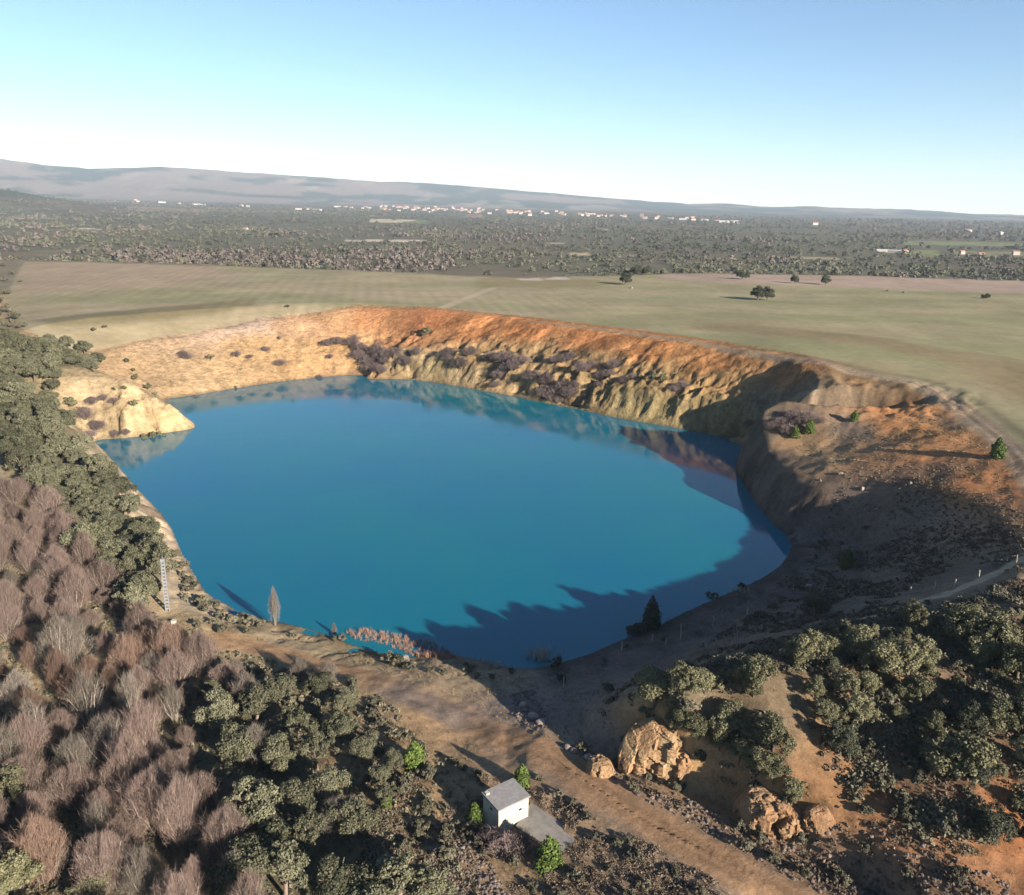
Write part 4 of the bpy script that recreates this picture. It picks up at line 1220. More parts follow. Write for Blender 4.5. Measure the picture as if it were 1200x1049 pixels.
# ---- near left shore and right slope
for x, y in zone([(205, 640), (222, 680), (240, 700), (262, 716), (300, 728), (300, 738), (255, 728), (218, 705), (196, 650)], 1.9, 700):
    plant('bush', x, y, random.uniform(.6, 1.2), 'shore_bush')
for px, py, s in ((250, 735, .8), (262, 742, .8), (290, 745, .7), (305, 735, .6), (400, 752, .9), (455, 778, 1.0), (468, 782, 1.1), (482, 786, .8), (505, 790, .6), (520, 792, .6), (548, 788, .8), (560, 795, .6), (575, 797, .5), (232, 735, .8), (345, 748, .6), (600, 790, .6)):
    g = on_ground(px, py)[0]; plant('bush', g[0], g[1], s, 'shore_bush')
for px, py, s in ((868, 692, .9), (836, 700, 1.0), (650, 782, .9), (656, 800, .9), (712, 812, .9), (965, 642, .8), (971, 678, .8), (1005, 668, .7), (1015, 620, .6), (985, 640, .6), (930, 690, .7), (780, 752, .6), (820, 745, .5), (905, 715, .9), (890, 725, .8), (683, 880, .8), (735, 760, .5), (1060, 600, .6), (1090, 625, .6), (1000, 690, .8)):
    g = on_ground(px, py)[0]; plant('bush', g[0], g[1], s, 'slope_bush')
# ---- open field
for px, py, s in ((733, 334, 2.0), (744, 323, 2.1), (757, 322, 1.9), (870, 328, 1.85), (888, 352, 2.0), (899, 352, 1.9), (931, 332, 1.5), (967, 334, 1.75), (1155, 350, 1.0)):
    g = on_ground(px, py)[0]; plant('oak_dark', g[0], g[1], s * .86, 'field_oak', .95, .75)
for px, py, s in ((6, 330, 2.0), (14, 322, 1.8), (8, 345, 2), (0, 356, 2.2), (10, 366, 2.4), (18, 374, 2.0), (3, 312, 2.0), (24, 331, 1.2), (110, 388, .9), (122, 385, .9), (337, 361, 1.0), (1040, 342, .8), (1058, 344, .8), (5, 385, 2.4), (25, 384, 1.6), (-8, 340, 2.5), (-6, 372, 2.5)):
    g = on_ground(px, py)[0]; plant('bush', g[0], g[1], s, 'edge_bush')

# ------------------------------------------------------------------ far woodland on the plain
M['wood'] = mat_leaf('woodland_leaf', (.085, .088, .055), (.185, .180, .120), .25)
M['wood_bare'] = mat_leaf('woodland_twig', (.12, .097, .082), (.20, .165, .138), .2)


def wood_cloud(rng, n, kind):
    """one tree's leaf sprays around the origin, radius 1"""
    if kind == 0:
        d = rand_dirs(n, rng, -.25); r = rng.uniform(.62, 1.05, n) * (1 + .22 * np.sin(3 * d[:, 0] + 5 * d[:, 1] + rng.uniform(0, 6)))
        P = d * r[:, None]; P[:, 2] = P[:, 2] * .75 + .55
        return P, d
    d = rand_dirs(n, rng, -.1); r = rng.uniform(.3, 1.05, n) ** .6
    P = d * r[:, None] * np.array([.8, .8, 1.25]); P[:, 2] += .5
    return P, d


def woodland():
    rng = np.random.default_rng(77)
    N = 15500
    px = rng.uniform(-60, 1260, N)
    # spread along the distance so that the cover thins towards the hills
    u = rng.uniform(-.72, .72, N)
    D = 515 * np.exp(rng.uniform(0, 1, N) ** .8 * math.log(9.5))
    X = u * D; Y = D
    fe = field_end(X, Y)
    gap = Y - fe
    dens = .62 + 1.25 * fbm(X / 120, Y / 230, 101, 3)
    keep = (gap > 6) & (rng.random(N) < np.clip(dens, .06, 1.0))
    X, Y = X[keep], Y[keep]
    # keep the bare plots open
    z = ground_z(X, Y)
    qx, qy, _ = project(np.c_[X, Y, z])
    open_ = np.zeros(len(X), bool)
    for a, b, c, d_, _c in PLAIN_PLOTS:
        open_ |= (qx > a) & (qx < b) & (qy - (qx - a) * ROLL > c - .4) & (qy - (qx - a) * ROLL < d_ + 1.5)
    X, Y, z = X[~open_], Y[~open_], z[~open_]
    n = len(X)
    D = np.hypot(X, Y)
    bk = fbm(X / 170, Y / 260, 103, 3) + .45 * np.exp(-((Y - field_end(X, Y) - 230) / 120) ** 2) * (X < -60) - .12
    kind = (bk + rng.normal(0, .18, n) > .33).astype(int)
    R = np.where(kind == 0, rng.uniform(1.9, 4.2, n), rng.uniform(2.4, 5.0, n)) * np.interp(D, [500, 900, 2500, 5000], [.72, 1, 1.45, 1.9])
    pt = .9 * fbm(X / 260, Y / 420, 107, 3)
    order = np.argsort(D - 40 * R)
    single = order[:300]; rest = order[300:]
    protos = {}
    for kd in (0, 1):
        protos[kd] = []
        for s in range(3):
            r2 = np.random.default_rng(200 + s + kd * 10)
            P, d = wood_cloud(r2, 420, kd)
            V, F, t = leaf_quads(P, d, r2.uniform(.12, .24, 420), r2, np.clip(r2.normal(.5, .25, 420), 0, 1), 1.5 if kd == 0 else 1.9)
            protos[kd].append((mesh_np('woodland_crown', V, F, M['wood' if kd == 0 else 'wood_bare'], t),
                               trunk('woodland_trunk', M['bark'], 300 + s, .8, .06, .5, 4, .4)))
    for i in single:
        cm, tm = protos[kind[i]][i % 3]
        sn = 'wood_ever' if kind[i] == 0 else 'wood_leafless'
        root = bpy.data.objects.new(SET_NAME[sn][0], None); COL.objects.link(root)
        root.location = (X[i], Y[i], z[i] - .1); root.scale = (R[i],) * 3; root.rotation_euler = (0, 0, rng.uniform(0, 6.28))
        for nm, me in (('trunk', tm), ('crown', cm)):
            o = bpy.data.objects.new(nm, me); COL.objects.link(o); o.parent = root
        a, b, _ = project([[X[i], Y[i], z[i]]])
        REG.setdefault(sn, []).append((root, float(a[0]), float(b[0])))
    for kd in (0, 1):
        VV, FF, TT = [], [], []
        base = 0
        lib = []
        for s in range(24):
            nq = 34
            P, d = wood_cloud(rng, nq, kd)
            lib.append(leaf_quads(P, d, rng.uniform(.34, .62, nq), rng, np.clip(rng.normal(.5, .22, nq), 0, 1), 1.3 if kd == 0 else 1.6))
        for i in rest[kind[rest] == kd]:
            V, F, t = lib[i % 24]
            a = rng.uniform(0, 6.28); c, s = math.cos(a), math.sin(a)
            W = np.stack([V[:, 0] * c - V[:, 1] * s, V[:, 0] * s + V[:, 1] * c, V[:, 2]], 1) * R[i] + np.array([X[i], Y[i], z[i] - .1])
            VV.append(W); FF.append(F + base); TT.append(np.clip(t + rng.normal(0, .18) + pt[i], 0, 1)); base += len(V)
        me = mesh_np('woodland', np.concatenate(VV), np.concatenate(FF), M['wood' if kd == 0 else 'wood_bare'], np.concatenate(TT))
        tag(link('evergreen_woodland' if kd == 0 else 'leafless_woodland', me),
            'dark evergreen scrub woodland covering the plain beyond the field' if kd == 0 else 'pinkish brown leafless woodland scattered over the plain', 'woodland', kind='stuff')


SET_NAME['wood_ever'] = ('scrub_oak', 'dark evergreen scrub oak', 'beyond far field edge', 'tree', 'evergreen trees beyond the field')
SET_NAME['wood_leafless'] = ('bare_tree', 'leafless pinkish tree', 'beyond far field edge', 'tree', 'leafless trees beyond the field')
woodland()

# ------------------------------------------------------------------ hut, concrete pad, lattice post, fence posts
M['wall_white'] = mat_plain('whitewash', (.50, .455, .375), .85, .28, .9, .2, bump=.02)
M['roof_concrete'] = mat_plain('roof_concrete', (.27, .255, .245), .9, .2, 2.2, .2, bump=.02)
M['concrete'] = mat_plain('concrete', (.27, .245, .215), .92, .25, 1.2, .2, bump=.02)
M['post_concrete'] = mat_plain('post_concrete', (.24, .245, .25), .85, .15, 3)
M['post_wood'] = mat_plain('post_wood', (.42, .36, .28), .9, .25, 5, rand=.25)
M['stone'] = mat_plain('stone', (.30, .235, .20), .9, .35, 1.5, rand=.3, bump=.05)
M['stone_pale'] = mat_plain('stone_pale', (.25, .21, .175), .9, .3, 2, rand=.2, bump=.05)
M['dark_hole'] = mat_plain('dark_opening', (.02, .02, .02), .9, .1)

HUT = on_ground(584, 980)[0]
_ea = np.array([.815, .58]); _eb = np.array([-.58, .815])     # along the bright wall, into the hut
HUT_Z = float(ground_z(HUT[0] + 1, HUT[1] + 1.5)[0]) - .35
hut = bpy.data.objects.new('hut', None); COL.objects.link(hut)
hut.location = (HUT[0], HUT[1], HUT_Z)
hut.rotation_euler = (0, 0, math.atan2(_ea[1], _ea[0]))
LA, LB, HH = 3.7, 2.8, 3.3
b = MB(); b.box(0, 0, -.6, LA, LB, HH); link('wall', b.mesh('hut_wall', M['wall_white']), hut)
b = MB()
o_ = .14
b.v = [(-o_, -o_, HH + .003), (LA + o_, -o_, HH + .003), (LA + o_, LB + o_, HH + .003), (-o_, LB + o_, HH + .003), (-o_, -o_, HH + .19), (LA + o_, -o_, HH + .19), (LA + o_, LB + o_, HH + .34), (-o_, LB + o_, HH + .34)]
b.f = [(3, 2, 1, 0), (4, 5, 6, 7), (0, 1, 5, 4), (1, 2, 6, 5), (2, 3, 7, 6), (3, 0, 4, 7)]
roof = link('roof', b.mesh('hut_roof', M['roof_concrete']), hut)
b = MB(); b.box(.02, LB - .55, HH + .30, .42, LB - .15, HH + .50); link('vent', b.mesh('roof_vent', M['wall_white']), roof)
b = MB(); b.box(2.5, -.012, HH - 1.15, 2.85, .05, HH - .9); link('air_slot', b.mesh('air_slot', M['dark_hole']), hut)
b = MB(); b.box(-.012, 1.1, HH - .75, .05, 1.5, HH - .5); link('air_slot', b.mesh('air_slot', M['dark_hole']), hut)
tag(hut, 'small whitewashed flat-roofed hut beside the dirt road', 'hut')

pad_px = [(622, 944), (684, 984), (655, 1000), (604, 978)]
pp = on_ground([p[0] for p in pad_px], [p[1] for p in pad_px])
pz = float(pp[:, 2].mean()) + .12
b = MB()
b.v = [(q[0], q[1], pz - 1.0) for q in pp] + [(q[0], q[1], pz) for q in pp]
b.f = [(3, 2, 1, 0), (4, 5, 6, 7), (0, 1, 5, 4), (1, 2, 6, 5), (2, 3, 7, 6), (3, 0, 4, 7)]
if ((pp[1, 0] - pp[0, 0]) * (pp[2, 1] - pp[1, 1]) - (pp[1, 1] - pp[0, 1]) * (pp[2, 0] - pp[1, 0])) < 0: b.f = [f[::-1] for f in b.f]
tag(link('concrete_pad', b.mesh('concrete_pad', M['concrete'])), 'grey concrete pad laid beside the whitewashed hut', kind='structure')

# lattice post
g = on_ground(197, 718)[0]
post = bpy.data.objects.new('utility_post', None); COL.objects.link(post)
post.location = (g[0], g[1], g[2]); post.rotation_euler = (0, 0, .15)
PH = 8.6
for sx in (-1, 1):
    b = MB()
    b.quad_strip([[(sx * w - .06, -.14, z), (sx * w + .06, -.14, z), (sx * w + .06, .14, z), (sx * w - .06, .14, z)] for w, z in ((.30, -.5), (.22, PH))], True, True)
    link('chord', b.mesh('chord', M['post_concrete']), post)
rungs = None
for i in range(15):
    z = .35 + i * .57; w = .30 - .08 * z / PH
    b = MB(); b.box(-w, -.12, z, w, .12, z + .3); link('rung', b.mesh('rung', M['post_concrete']), post)
b = MB(); b.box(-.32, -.18, PH - .1, .32, .18, PH + .25); link('cap', b.mesh('cap', M['post_concrete']), post)
tag(post, 'tall pale concrete lattice post beside the holm oak belt', 'post')
g = on_ground(204, 733)[0]
b = MB(); b.box(-.3, -.25, -.2, .3, .25, .55); b.box(-.34, -.29, .552, .34, .29, .62)
o = link('marker_block', b.mesh('marker_block', M['wall_white'])); o.location = g
tag(o, 'small white block on the ground beside the lattice post', 'block')

FENCE = [(660, 806, 1.7, 'second'), (728, 764, 1.5, ''), (764, 752, 1.3, ''), (797, 750, 2.6, ''), (835, 737, 1.9, ''), (875, 722, 1.5, ''), (929, 692, 1.2, ''), (1065, 702, 1.9, ''), (1095, 692, 1.4, ''), (1118, 690, 1.4, ''), (1146, 680, 1.4, ''), (780, 757, 1.2, ''), (1190, 662, 1.4, '')]
FENCE.sort()
ORD = ['first', 'second', 'third', 'fourth', 'fifth', 'sixth', 'seventh', 'eighth', 'ninth', 'tenth', 'eleventh', 'twelfth', 'thirteenth', 'fourteenth', 'fifteenth', 'sixteenth', 'seventeenth', 'eighteenth', 'nineteenth']
for i, (px, py, h, _n) in enumerate(FENCE):
    g = on_ground(px, py)[0]
    b = MB(); b.tube([(0, 0, -.4), (.03, 0, h * .5), (random.uniform(-.08, .08), 0, h * .93), (0, 0, h)], [.10, .09, .085, .05], 7)
    o = link('fence_post', b.mesh('fence_post', M['post_wood'])); o.location = g
    tag(o, 'weathered wooden fence post on right slope, %s from left' % ORD[i], 'post', 'fence posts on the right slope')


# ------------------------------------------------------------------ rock: outcrop, boulders, rubble
def stone_mesh(name, mat, seed, sub=2, flat=.75, rough=.3):
    import bmesh
    bm = bmesh.new()
    bmesh.ops.create_icosphere(bm, subdivisions=sub, radius=1)
    rng = np.random.default_rng(seed)
    planes = [(Vector(d).normalized(), rng.uniform(.55, .9)) for d in rng.normal(0, 1, (9, 3))]
    for v in bm.verts:
        for n, k in planes:
            t = v.co.dot(n)
            if t > k: v.co -= n * (t - k)
        v.co *= 1 + rng.uniform(-.06, .06)
        v.co.z *= flat
    me = bpy.data.meshes.new(name); bm.to_mesh(me); bm.free()
    me.materials.append(mat)
    return me


def outcrop(name, px, py, rx, ry, rz, rot, seed, mat, label):
    """rock face standing out of the cut bank: a squared mass cut by many planes, stepped and cracked"""
    rng = np.random.default_rng(seed)
    nf, nv = 150, 80
    A = np.linspace(-math.pi, math.pi, nf, endpoint=False)[None] + np.zeros((nv, 1)); B = np.linspace(-.5, math.pi / 2, nv)[:, None] + np.zeros((1, nf))
    sg = lambda v, e: np.sign(v) * np.abs(v) ** e
    P = np.stack([sg(np.cos(B), .45) * sg(np.cos(A), .75), sg(np.cos(B), .45) * sg(np.sin(A), .75), sg(np.sin(B), .75)], 2).reshape(-1, 3)
    Q = P * np.array([rx, ry, rz])
    # columns and blocks: cells stretched upwards stand at different depths, joints between them are cut in
    Wp = Q + .45 * np.stack([fbm(Q[:, 0] + k * 9, Q[:, 2] + Q[:, 1] * .7, seed + k, 3) for k in range(3)], 1)
    disp = np.zeros(len(Q)); f = min(1.0, rx / 4.2)
    for n, amp, st in ((30, .30 * f, .33), (140, .17 * f, .5), (460, .07 * f, .8)):
        cl = rng.uniform(-1.05, 1.05, (n, 3)) * np.array([rx, ry, rz]); dp = rng.uniform(-amp, amp, n)
        tl = rng.normal(0, .25, (n, 3))
        dd = np.sqrt((((Wp[:, None] - cl[None]) * np.array([1, 1, st])) ** 2).sum(2))
        k1 = dd.argmin(1); s2 = np.partition(dd, 1, axis=1)
        disp += dp[k1] + ((Wp - cl[k1]) * tl[k1]).sum(1) * .55 - amp * .5 * (1 - np.clip((s2[:, 1] - s2[:, 0]) / .14, 0, 1))
    D = P * np.array([1 / rx, 1 / ry, 1 / rz]); D /= np.linalg.norm(D, axis=1)[:, None]
    Q = Q + D * disp[:, None] * np.array([.8, 1.2, .5])
    for n in rng.normal(0, 1, (14, 3)):
        n = n / np.linalg.norm(n); n[2] = abs(n[2]) * .7
        e = np.sqrt(((n * np.array([rx, ry, rz])) ** 2).sum())
        k = e * rng.uniform(.86, 1.0); t = Q @ n
        Q = Q - np.where(t > k, (t - k) * .8, 0)[:, None] * n[None]
    g = on_ground(px, py)[0]
    c, s = math.cos(rot), math.sin(rot)
    V = np.stack([Q[:, 0] * c - Q[:, 1] * s, Q[:, 0] * s + Q[:, 1] * c, Q[:, 2]], 1)
    i0 = np.arange(nv - 1)[:, None] * nf + np.arange(nf)[None]; i1 = np.arange(nv - 1)[:, None] * nf + (np.arange(nf)[None] + 1) % nf
    F = np.stack([i0.ravel(), i1.ravel(), i1.ravel() + nf, i0.ravel() + nf], 1)
    o = link(name, mesh_np(name, V, F, mat)); o.location = (g[0], g[1] + ry * .35, g[2])
    tag(o, label, 'rock')
    return o


def mat_rock(name, c1, c2):
    m, nt, p = new_mat(name)
    pos = nd(nt, 'ShaderNodeNewGeometry').outputs['Position']
    n1 = noise_node(nt, .55, 5, .65, pos); n2 = noise_node(nt, 3.5, 4, .6, pos)
    mx = nd(nt, 'ShaderNodeMix', data_type='RGBA')
    mx.inputs['A'].default_value = (*[v * ALB for v in c1], 1); mx.inputs['B'].default_value = (*[v * ALB for v in c2], 1)
    nt.links.new(maprange(nt, n1.outputs[0], .38, .62, 0, 1), mx.inputs['Factor'])
    nt.links.new(mul_color(nt, mx.outputs['Result'], maprange(nt, n2.outputs[0], .3, .7, .7, 1.25)), p.inputs['Base Color'])
    p.inputs['Roughness'].default_value = .92; p.inputs['Specular IOR Level'].default_value = .15
    bu = nd(nt, 'ShaderNodeBump'); bu.inputs['Strength'].default_value = .8; bu.inputs['Distance'].default_value = .15
    nt.links.new(n2.outputs[0], bu.inputs['Height']); nt.links.new(bu.outputs[0], p.inputs['Normal'])
    return m


M['rock_ochre'] = mat_rock('rock_ochre', (.36, .25, .14), (.30, .175, .09))
M['rock_red'] = mat_rock('rock_red', (.26, .14, .07), (.29, .19, .11))
outcrop('rock_outcrop', 778, 908, 5.0, 2.6, 4.3, -.3, 3, M['rock_ochre'], 'large jagged ochre rock outcrop right of the dirt road')
outcrop('rock_outcrop', 908, 962, 4.0, 2.0, 2.4, -.35, 5, M['rock_red'], 'low orange rock outcrop with cracks below the ridge scrub')
outcrop('rock_outcrop', 704, 908, 1.8, 1.4, 1.4, -.3, 7, M['rock_ochre'], 'small tan rock shoulder left of the large ochre outcrop')
outcrop('rock_outcrop', 960, 978, 1.6, 1.1, 1.5, -.3, 9, M['rock_red'], 'small red-brown rock right of the low orange outcrop')

SM = [stone_mesh('boulder', M['stone'], s) for s in range(6)]
SP = [stone_mesh('boulder', M['stone_pale'], s + 20) for s in range(3)]
BOULD = [(961, 564, .5, SP, 'pale rock'), (1010, 577, .6, SP, 'pale rock'), (1027, 598, .5, SP, 'pale rock'), (1066, 570, .5, SP, 'pale rock'), (1084, 586, .5, SP, 'pale rock'), (948, 688, .7, SM, 'brown rock'), (475, 775, .9, SP, 'pale rock'), (484, 780, .7, SP, 'pale rock'), (625, 843, .8, SM, 'brown rock'), (612, 828, .7, SM, 'brown rock'), (634, 850, .7, SM, 'brown rock'), (690, 892, .7, SM, 'brown rock'), (672, 884, .6, SM, 'brown rock'), (665, 880, .6, SM, 'brown rock'), (985, 556, .6, SP, 'pale rock'), (740, 338, 1.3, SP, 'pale rock')]
cnt = {}
BOULD.sort(key=lambda q: q[0])
for px, py, s, lib, nm in BOULD:
    g = on_ground(px, py)[0]
    o = link('boulder', random.choice(lib)); o.location = (g[0], g[1], g[2] + .1 * s); o.scale = (s, s * random.uniform(.7, 1.1), s); o.rotation_euler = (0, 0, random.uniform(0, 6))
    k = cnt[nm] = cnt.get(nm, 0) + 1
    tag(o, '%s lying loose on the slopes, %s %s from the left' % (nm, ORD[k - 1], nm), 'rock', 'loose rocks')


def scatter(name, lib_fn, pts, scl, mat, label, cat, lift=0.0):
    VV, FF, TT = [], [], []; base = 0
    z = ground_z(pts[:, 0], pts[:, 1])
    lib = [lib_fn(i) for i in range(16)]
    for i, (p, s, zz) in enumerate(zip(pts, scl, z)):
        V, F, t = lib[i % 16]
        a = random.uniform(0, 6.28); c, sn = math.cos(a), math.sin(a)
        VV.append(np.stack([V[:, 0] * c - V[:, 1] * sn, V[:, 0] * sn + V[:, 1] * c, V[:, 2]], 1) * s + np.array([p[0], p[1], zz + lift]))
        FF.append(F + base); base += len(V); TT.append(np.clip(t + random.gauss(0, .15), 0, 1))
    me = mesh_np(name, np.concatenate(VV), np.concatenate(FF), mat, np.concatenate(TT))
    return tag(link(name, me), label, cat, kind='stuff')


def near_points(n, poly_px, avoid_road=2.6, zmin=.35):
    g = on_ground([p[0] for p in poly_px], [p[1] for p in poly_px])[:, :2]
    C = RNG.uniform(g.min(0), g.max(0), (n, 2)); C = C[inside(C, g)]
    C = C[ground_z(C[:, 0], C[:, 1]) > zmin]
    if avoid_road: C = C[poly_dist(C, ROAD) > avoid_road]
    C = C[poly_dist(C, PATH) > 1.3]
    return C


def grass_lib(i, n=13, h=.42, spread=.22, w=.016):
    rng = np.random.default_rng(900 + i)
    p = rng.normal(0, spread * .4, (n, 3)); p[:, 2] = -.03
    e = p + np.stack([rng.normal(0, spread, n), rng.normal(0, spread, n), rng.uniform(.5, 1, n) * h], 1)
    s = np.cross(e - p, rng.normal(0, 1, (n, 3))); s /= np.linalg.norm(s, axis=1)[:, None]
    V = np.stack([p - s * w, p + s * w, e], 1).reshape(-1, 3)
    return V, np.arange(3 * n).reshape(-1, 3), np.repeat(rng.uniform(.1, .9, n), 3)


def tuft_lib(i, n=16, r=.42):
    rng = np.random.default_rng(700 + i)
    d = rand_dirs(n, rng, .0); P = d * r * rng.uniform(.5, 1, n)[:, None]; P[:, 2] = np.abs(P[:, 2]) * .8 + .04
    return leaf_quads(P, d, rng.uniform(.12, .26, n), rng, rng.uniform(.1, .9, n), 1.8)


def rubble_lib(i):
    me = stone_mesh('tmp', M['stone'], 500 + i, 1)
    V = np.array([v.co[:] for v in me.vertices]); F = np.array([p.vertices[:] for p in me.polygons])
    bpy.data.meshes.remove(me)
    return V, F, np.full(len(V), random.random())


NEARB = [(-60, 560), (60, 560), (200, 720), (300, 735), (420, 765), (600, 795), (700, 775), (900, 690), (1000, 640), (1230, 600), (1260, 1120), (-60, 1120)]
p = near_points(36000, NEARB); m = fbm(p[:, 0] / 9, p[:, 1] / 9, 131) > -.12
p = p[m][:14000]
scatter('dry_grass', grass_lib, p, RNG.uniform(.5, 1.3, len(p)), M['grass_dry'], 'dry straw-coloured grass tufts on the near ground', 'grass')
p = near_points(26000, [(740, 800), (905, 705), (960, 650), (1080, 620), (1230, 610), (1260, 1120), (700, 1120), (640, 900)], 3.6); m = fbm(p[:, 0] / 5, p[:, 1] / 5, 133) > .02
p = p[m][:7500]
scatter('heather', tuft_lib, p, RNG.uniform(.3, 1.15, len(p)), M['heather'], 'low brown heather covering the right slopes', 'heather')
p = near_points(20000, [(985, 575), (1080, 560), (1200, 600), (1200, 650), (1040, 690), (900, 700), (960, 620)], 0); p = p[fbm(p[:, 0] / 5, p[:, 1] / 9, 139) > .05][:1800]
scatter('slope_heather', tuft_lib, p, RNG.uniform(.3, .9, len(p)), M['heather'], 'dark heather tufts on the brown slope right of lake', 'heather')
p = near_points(12000, [(-60, 600), (200, 730), (420, 790), (560, 940), (560, 1120), (-60, 1120)], 2.6)[:4200]
scatter('undergrowth', tuft_lib, p, RNG.uniform(.5, 1.3, len(p)), M['scrub'], 'low green undergrowth below the left thicket', 'undergrowth')

def clump_lib(i, n=44, r=.8):
    rng = np.random.default_rng(1700 + i)
    d = rand_dirs(n, rng, -.1); P = d * r * rng.uniform(.4, 1.05, n)[:, None] * (1 + .25 * np.sin(3 * d[:, :1] * 2 + i)); P[:, 2] = np.abs(P[:, 2]) * .75 + .05
    return leaf_quads(P, d, rng.uniform(.12, .26, n), rng, rng.uniform(.05, .95, n), 1.6)


p = near_points(14000, [(748, 850), (800, 815), (960, 735), (1070, 712), (1230, 690), (1260, 1010), (1120, 1005), (1000, 980), (880, 955), (840, 930), (820, 890)], 6.0)
p = p[poly_dist(p, _strip) > 1.6]; p = p[fbm(p[:, 0] / 5, p[:, 1] / 5, 137) > .0][:1700]
scatter('scrub_cover', clump_lib, p, RNG.uniform(.5, 1.25, len(p)), M['scrub'], 'low grey-green scrub covering the right-hand ridge', 'scrub')
p = near_points(9000, [(430, 880), (480, 915), (560, 905), (660, 940), (720, 975), (880, 1060), (900, 1100), (420, 1100)], 2.4)
_hc = np.array([HUT[0], HUT[1]]) + _ea * 1.9 + _eb * 1.4
p = p[(np.linalg.norm(p - _hc, axis=1) > 3.2) & ~inside(p, pp[:, :2]) & (np.linalg.norm(p - pp[:, :2].mean(0), axis=1) > 2.2)]
p = p[fbm(p[:, 0] / 3.5, p[:, 1] / 3.5, 141) > -.18][:1500]
scatter('verge_heather', clump_lib, p, RNG.uniform(.2, .62, len(p)), M['heather'], 'low brown heather and broom around the hut', 'heather')
p = near_points(16000, [(925, 508), (1085, 465), (1190, 555), (1190, 605), (1080, 575), (985, 570)], 0)
p = p[fbm(p[:, 0] / 5, p[:, 1] / 5, 143) > -.1][:2600]
scatter('slope_grass', tuft_lib, p, .15 + .5 * RNG.random(len(p)) ** 2, M['grass_dry'], 'small dry tufts dotting the orange slope right of lake', 'grass')
M['rubble'] = mat_leaf('rubble_stone', (.13, .10, .085), (.30, .235, .19), .1, .9)
rub = [near_points(700, [(598, 815), (625, 810), (645, 850), (625, 862), (605, 845)], 2.2), near_points(700, [(645, 872), (690, 880), (730, 915), (720, 925), (680, 905)], 2.6),
       near_points(2600, [(800, 935), (880, 975), (1000, 985), (1190, 1040), (1190, 1085), (960, 1060), (830, 990)], 2.6), near_points(500, [(700, 930), (800, 935), (850, 985), (760, 960)], 2.6), near_points(900, [(500, 985), (560, 990), (600, 1060), (500, 1060)], 0)]
rub = np.concatenate(rub)
scatter('rubble', rubble_lib, rub, .07 + .26 * RNG.random(len(rub)) ** 2.5, M['rubble'], 'loose grey and brown rubble beside the dirt road', 'rubble', .03)


def reed_lib(i): return grass_lib(i, 16, 1.6, .22, .03)


p = on_ground([405, 430, 455, 480, 500, 520, 535, 520, 480, 450, 415], [742, 738, 744, 748, 752, 762, 772, 776, 768, 757, 752])[:, :2]
C = RNG.uniform(p.min(0), p.max(0), (2600, 2)); C = C[inside(C, p)][:520]
me_ = []
_gz = ground_z
ground_z_keep = ground_z
ground_z = lambda x, y: np.maximum(_gz(x, y), -.25)
scatter('reed_bed', reed_lib, C, RNG.uniform(.35, .8, len(C)), M['reed'], 'reddish dry reed bed in shallow water at near shore', 'reeds')
for (px, py), n, s, lab in (((634, 770), 26, 1.25, 'pale dry reed clump standing in shaded near water'), ((578, 781), 8, .9, 'thin pale reed tuft at near end of lake'), ((868, 694), 16, .7, 'tan grass clump on the near right shore')):
    g = on_ground(px, py)[0]
    C = np.c_[RNG.normal(g[0], 1.1, n), RNG.normal(g[1], .9, n)]
    VV = []; o = scatter('reed_clump', reed_lib, C, RNG.uniform(.7, 1.2, n) * s, M['reed_pale'], lab, 'reeds')
ground_z = ground_z_keep

# ------------------------------------------------------------------ far houses and the town
M['h_white'] = mat_plain('house_white', (.40, .36, .325), .85, .08, .05, rand=.12)
M['h_cream'] = mat_plain('house_cream', (.46, .36, .29), .85, .08, .05, rand=.15)
M['roof_tile'] = mat_plain('roof_tile', (.42, .21, .14), .9, .1, .05, rand=.2)
M['roof_pale'] = mat_plain('roof_pale', (.55, .53, .52), .7, .08, .05, rand=.15)


def house(L, Wd, H, rh, mw, mr):
    b = MB(); b.box(-L / 2, -Wd / 2, -3, L / 2, Wd / 2, H); w = b.mesh('house_wall', mw)
    b = MB(); e = .6
    b.v = [(-L / 2 - e, -Wd / 2 - e, H + .01), (L / 2 + e, -Wd / 2 - e, H + .01), (L / 2 + e, Wd / 2 + e, H + .01), (-L / 2 - e, Wd / 2 + e, H + .01), (-L / 2 - e, 0, H + rh), (L / 2 + e, 0, H + rh)]
    b.f = [(3, 2, 1, 0), (0, 1, 5, 4), (2, 3, 4, 5), (1, 2, 5), (3, 0, 4)]
    r = b.mesh('house_roof', mr)
    return [('wall', w), ('roof', r)]


HL = {'white house with red tiled roof': [house(14, 10, 6.5, 2.6, M['h_white'], M['roof_tile']), house(19, 11, 7.5, 2.8, M['h_white'], M['roof_tile'])],
      'cream house with red tiled roof': [house(15, 11, 6, 2.6, M['h_cream'], M['roof_tile']), house(20, 10, 6.5, 2.6, M['h_cream'], M['roof_tile'])],
      'long white shed with pale roof': [house(42, 14, 6, 2.2, M['h_white'], M['roof_pale']), house(30, 13, 5.5, 2.2, M['h_white'], M['roof_pale'])]}
TOWN = []
rng = np.random.default_rng(5)
for i in range(120):
    px = 485 + rng.normal(0, 1) * 30 if i < 45 else (560 + rng.normal(0, 1) * 55 if i < 85 else 700 + rng.normal(0, 1) * 60)
    px = min(max(px, 415), 860)
    py = np.interp(px, [400, 480, 560, 700, 850], [244.5, 244.5, 247.5, 253, 257]) + rng.normal(0, 1.6)
    kind = rng.choice(list(HL)[:2], p=[.55, .45])
    TOWN.append((px, py, kind, 'in distant town', 'houses of the distant town'))
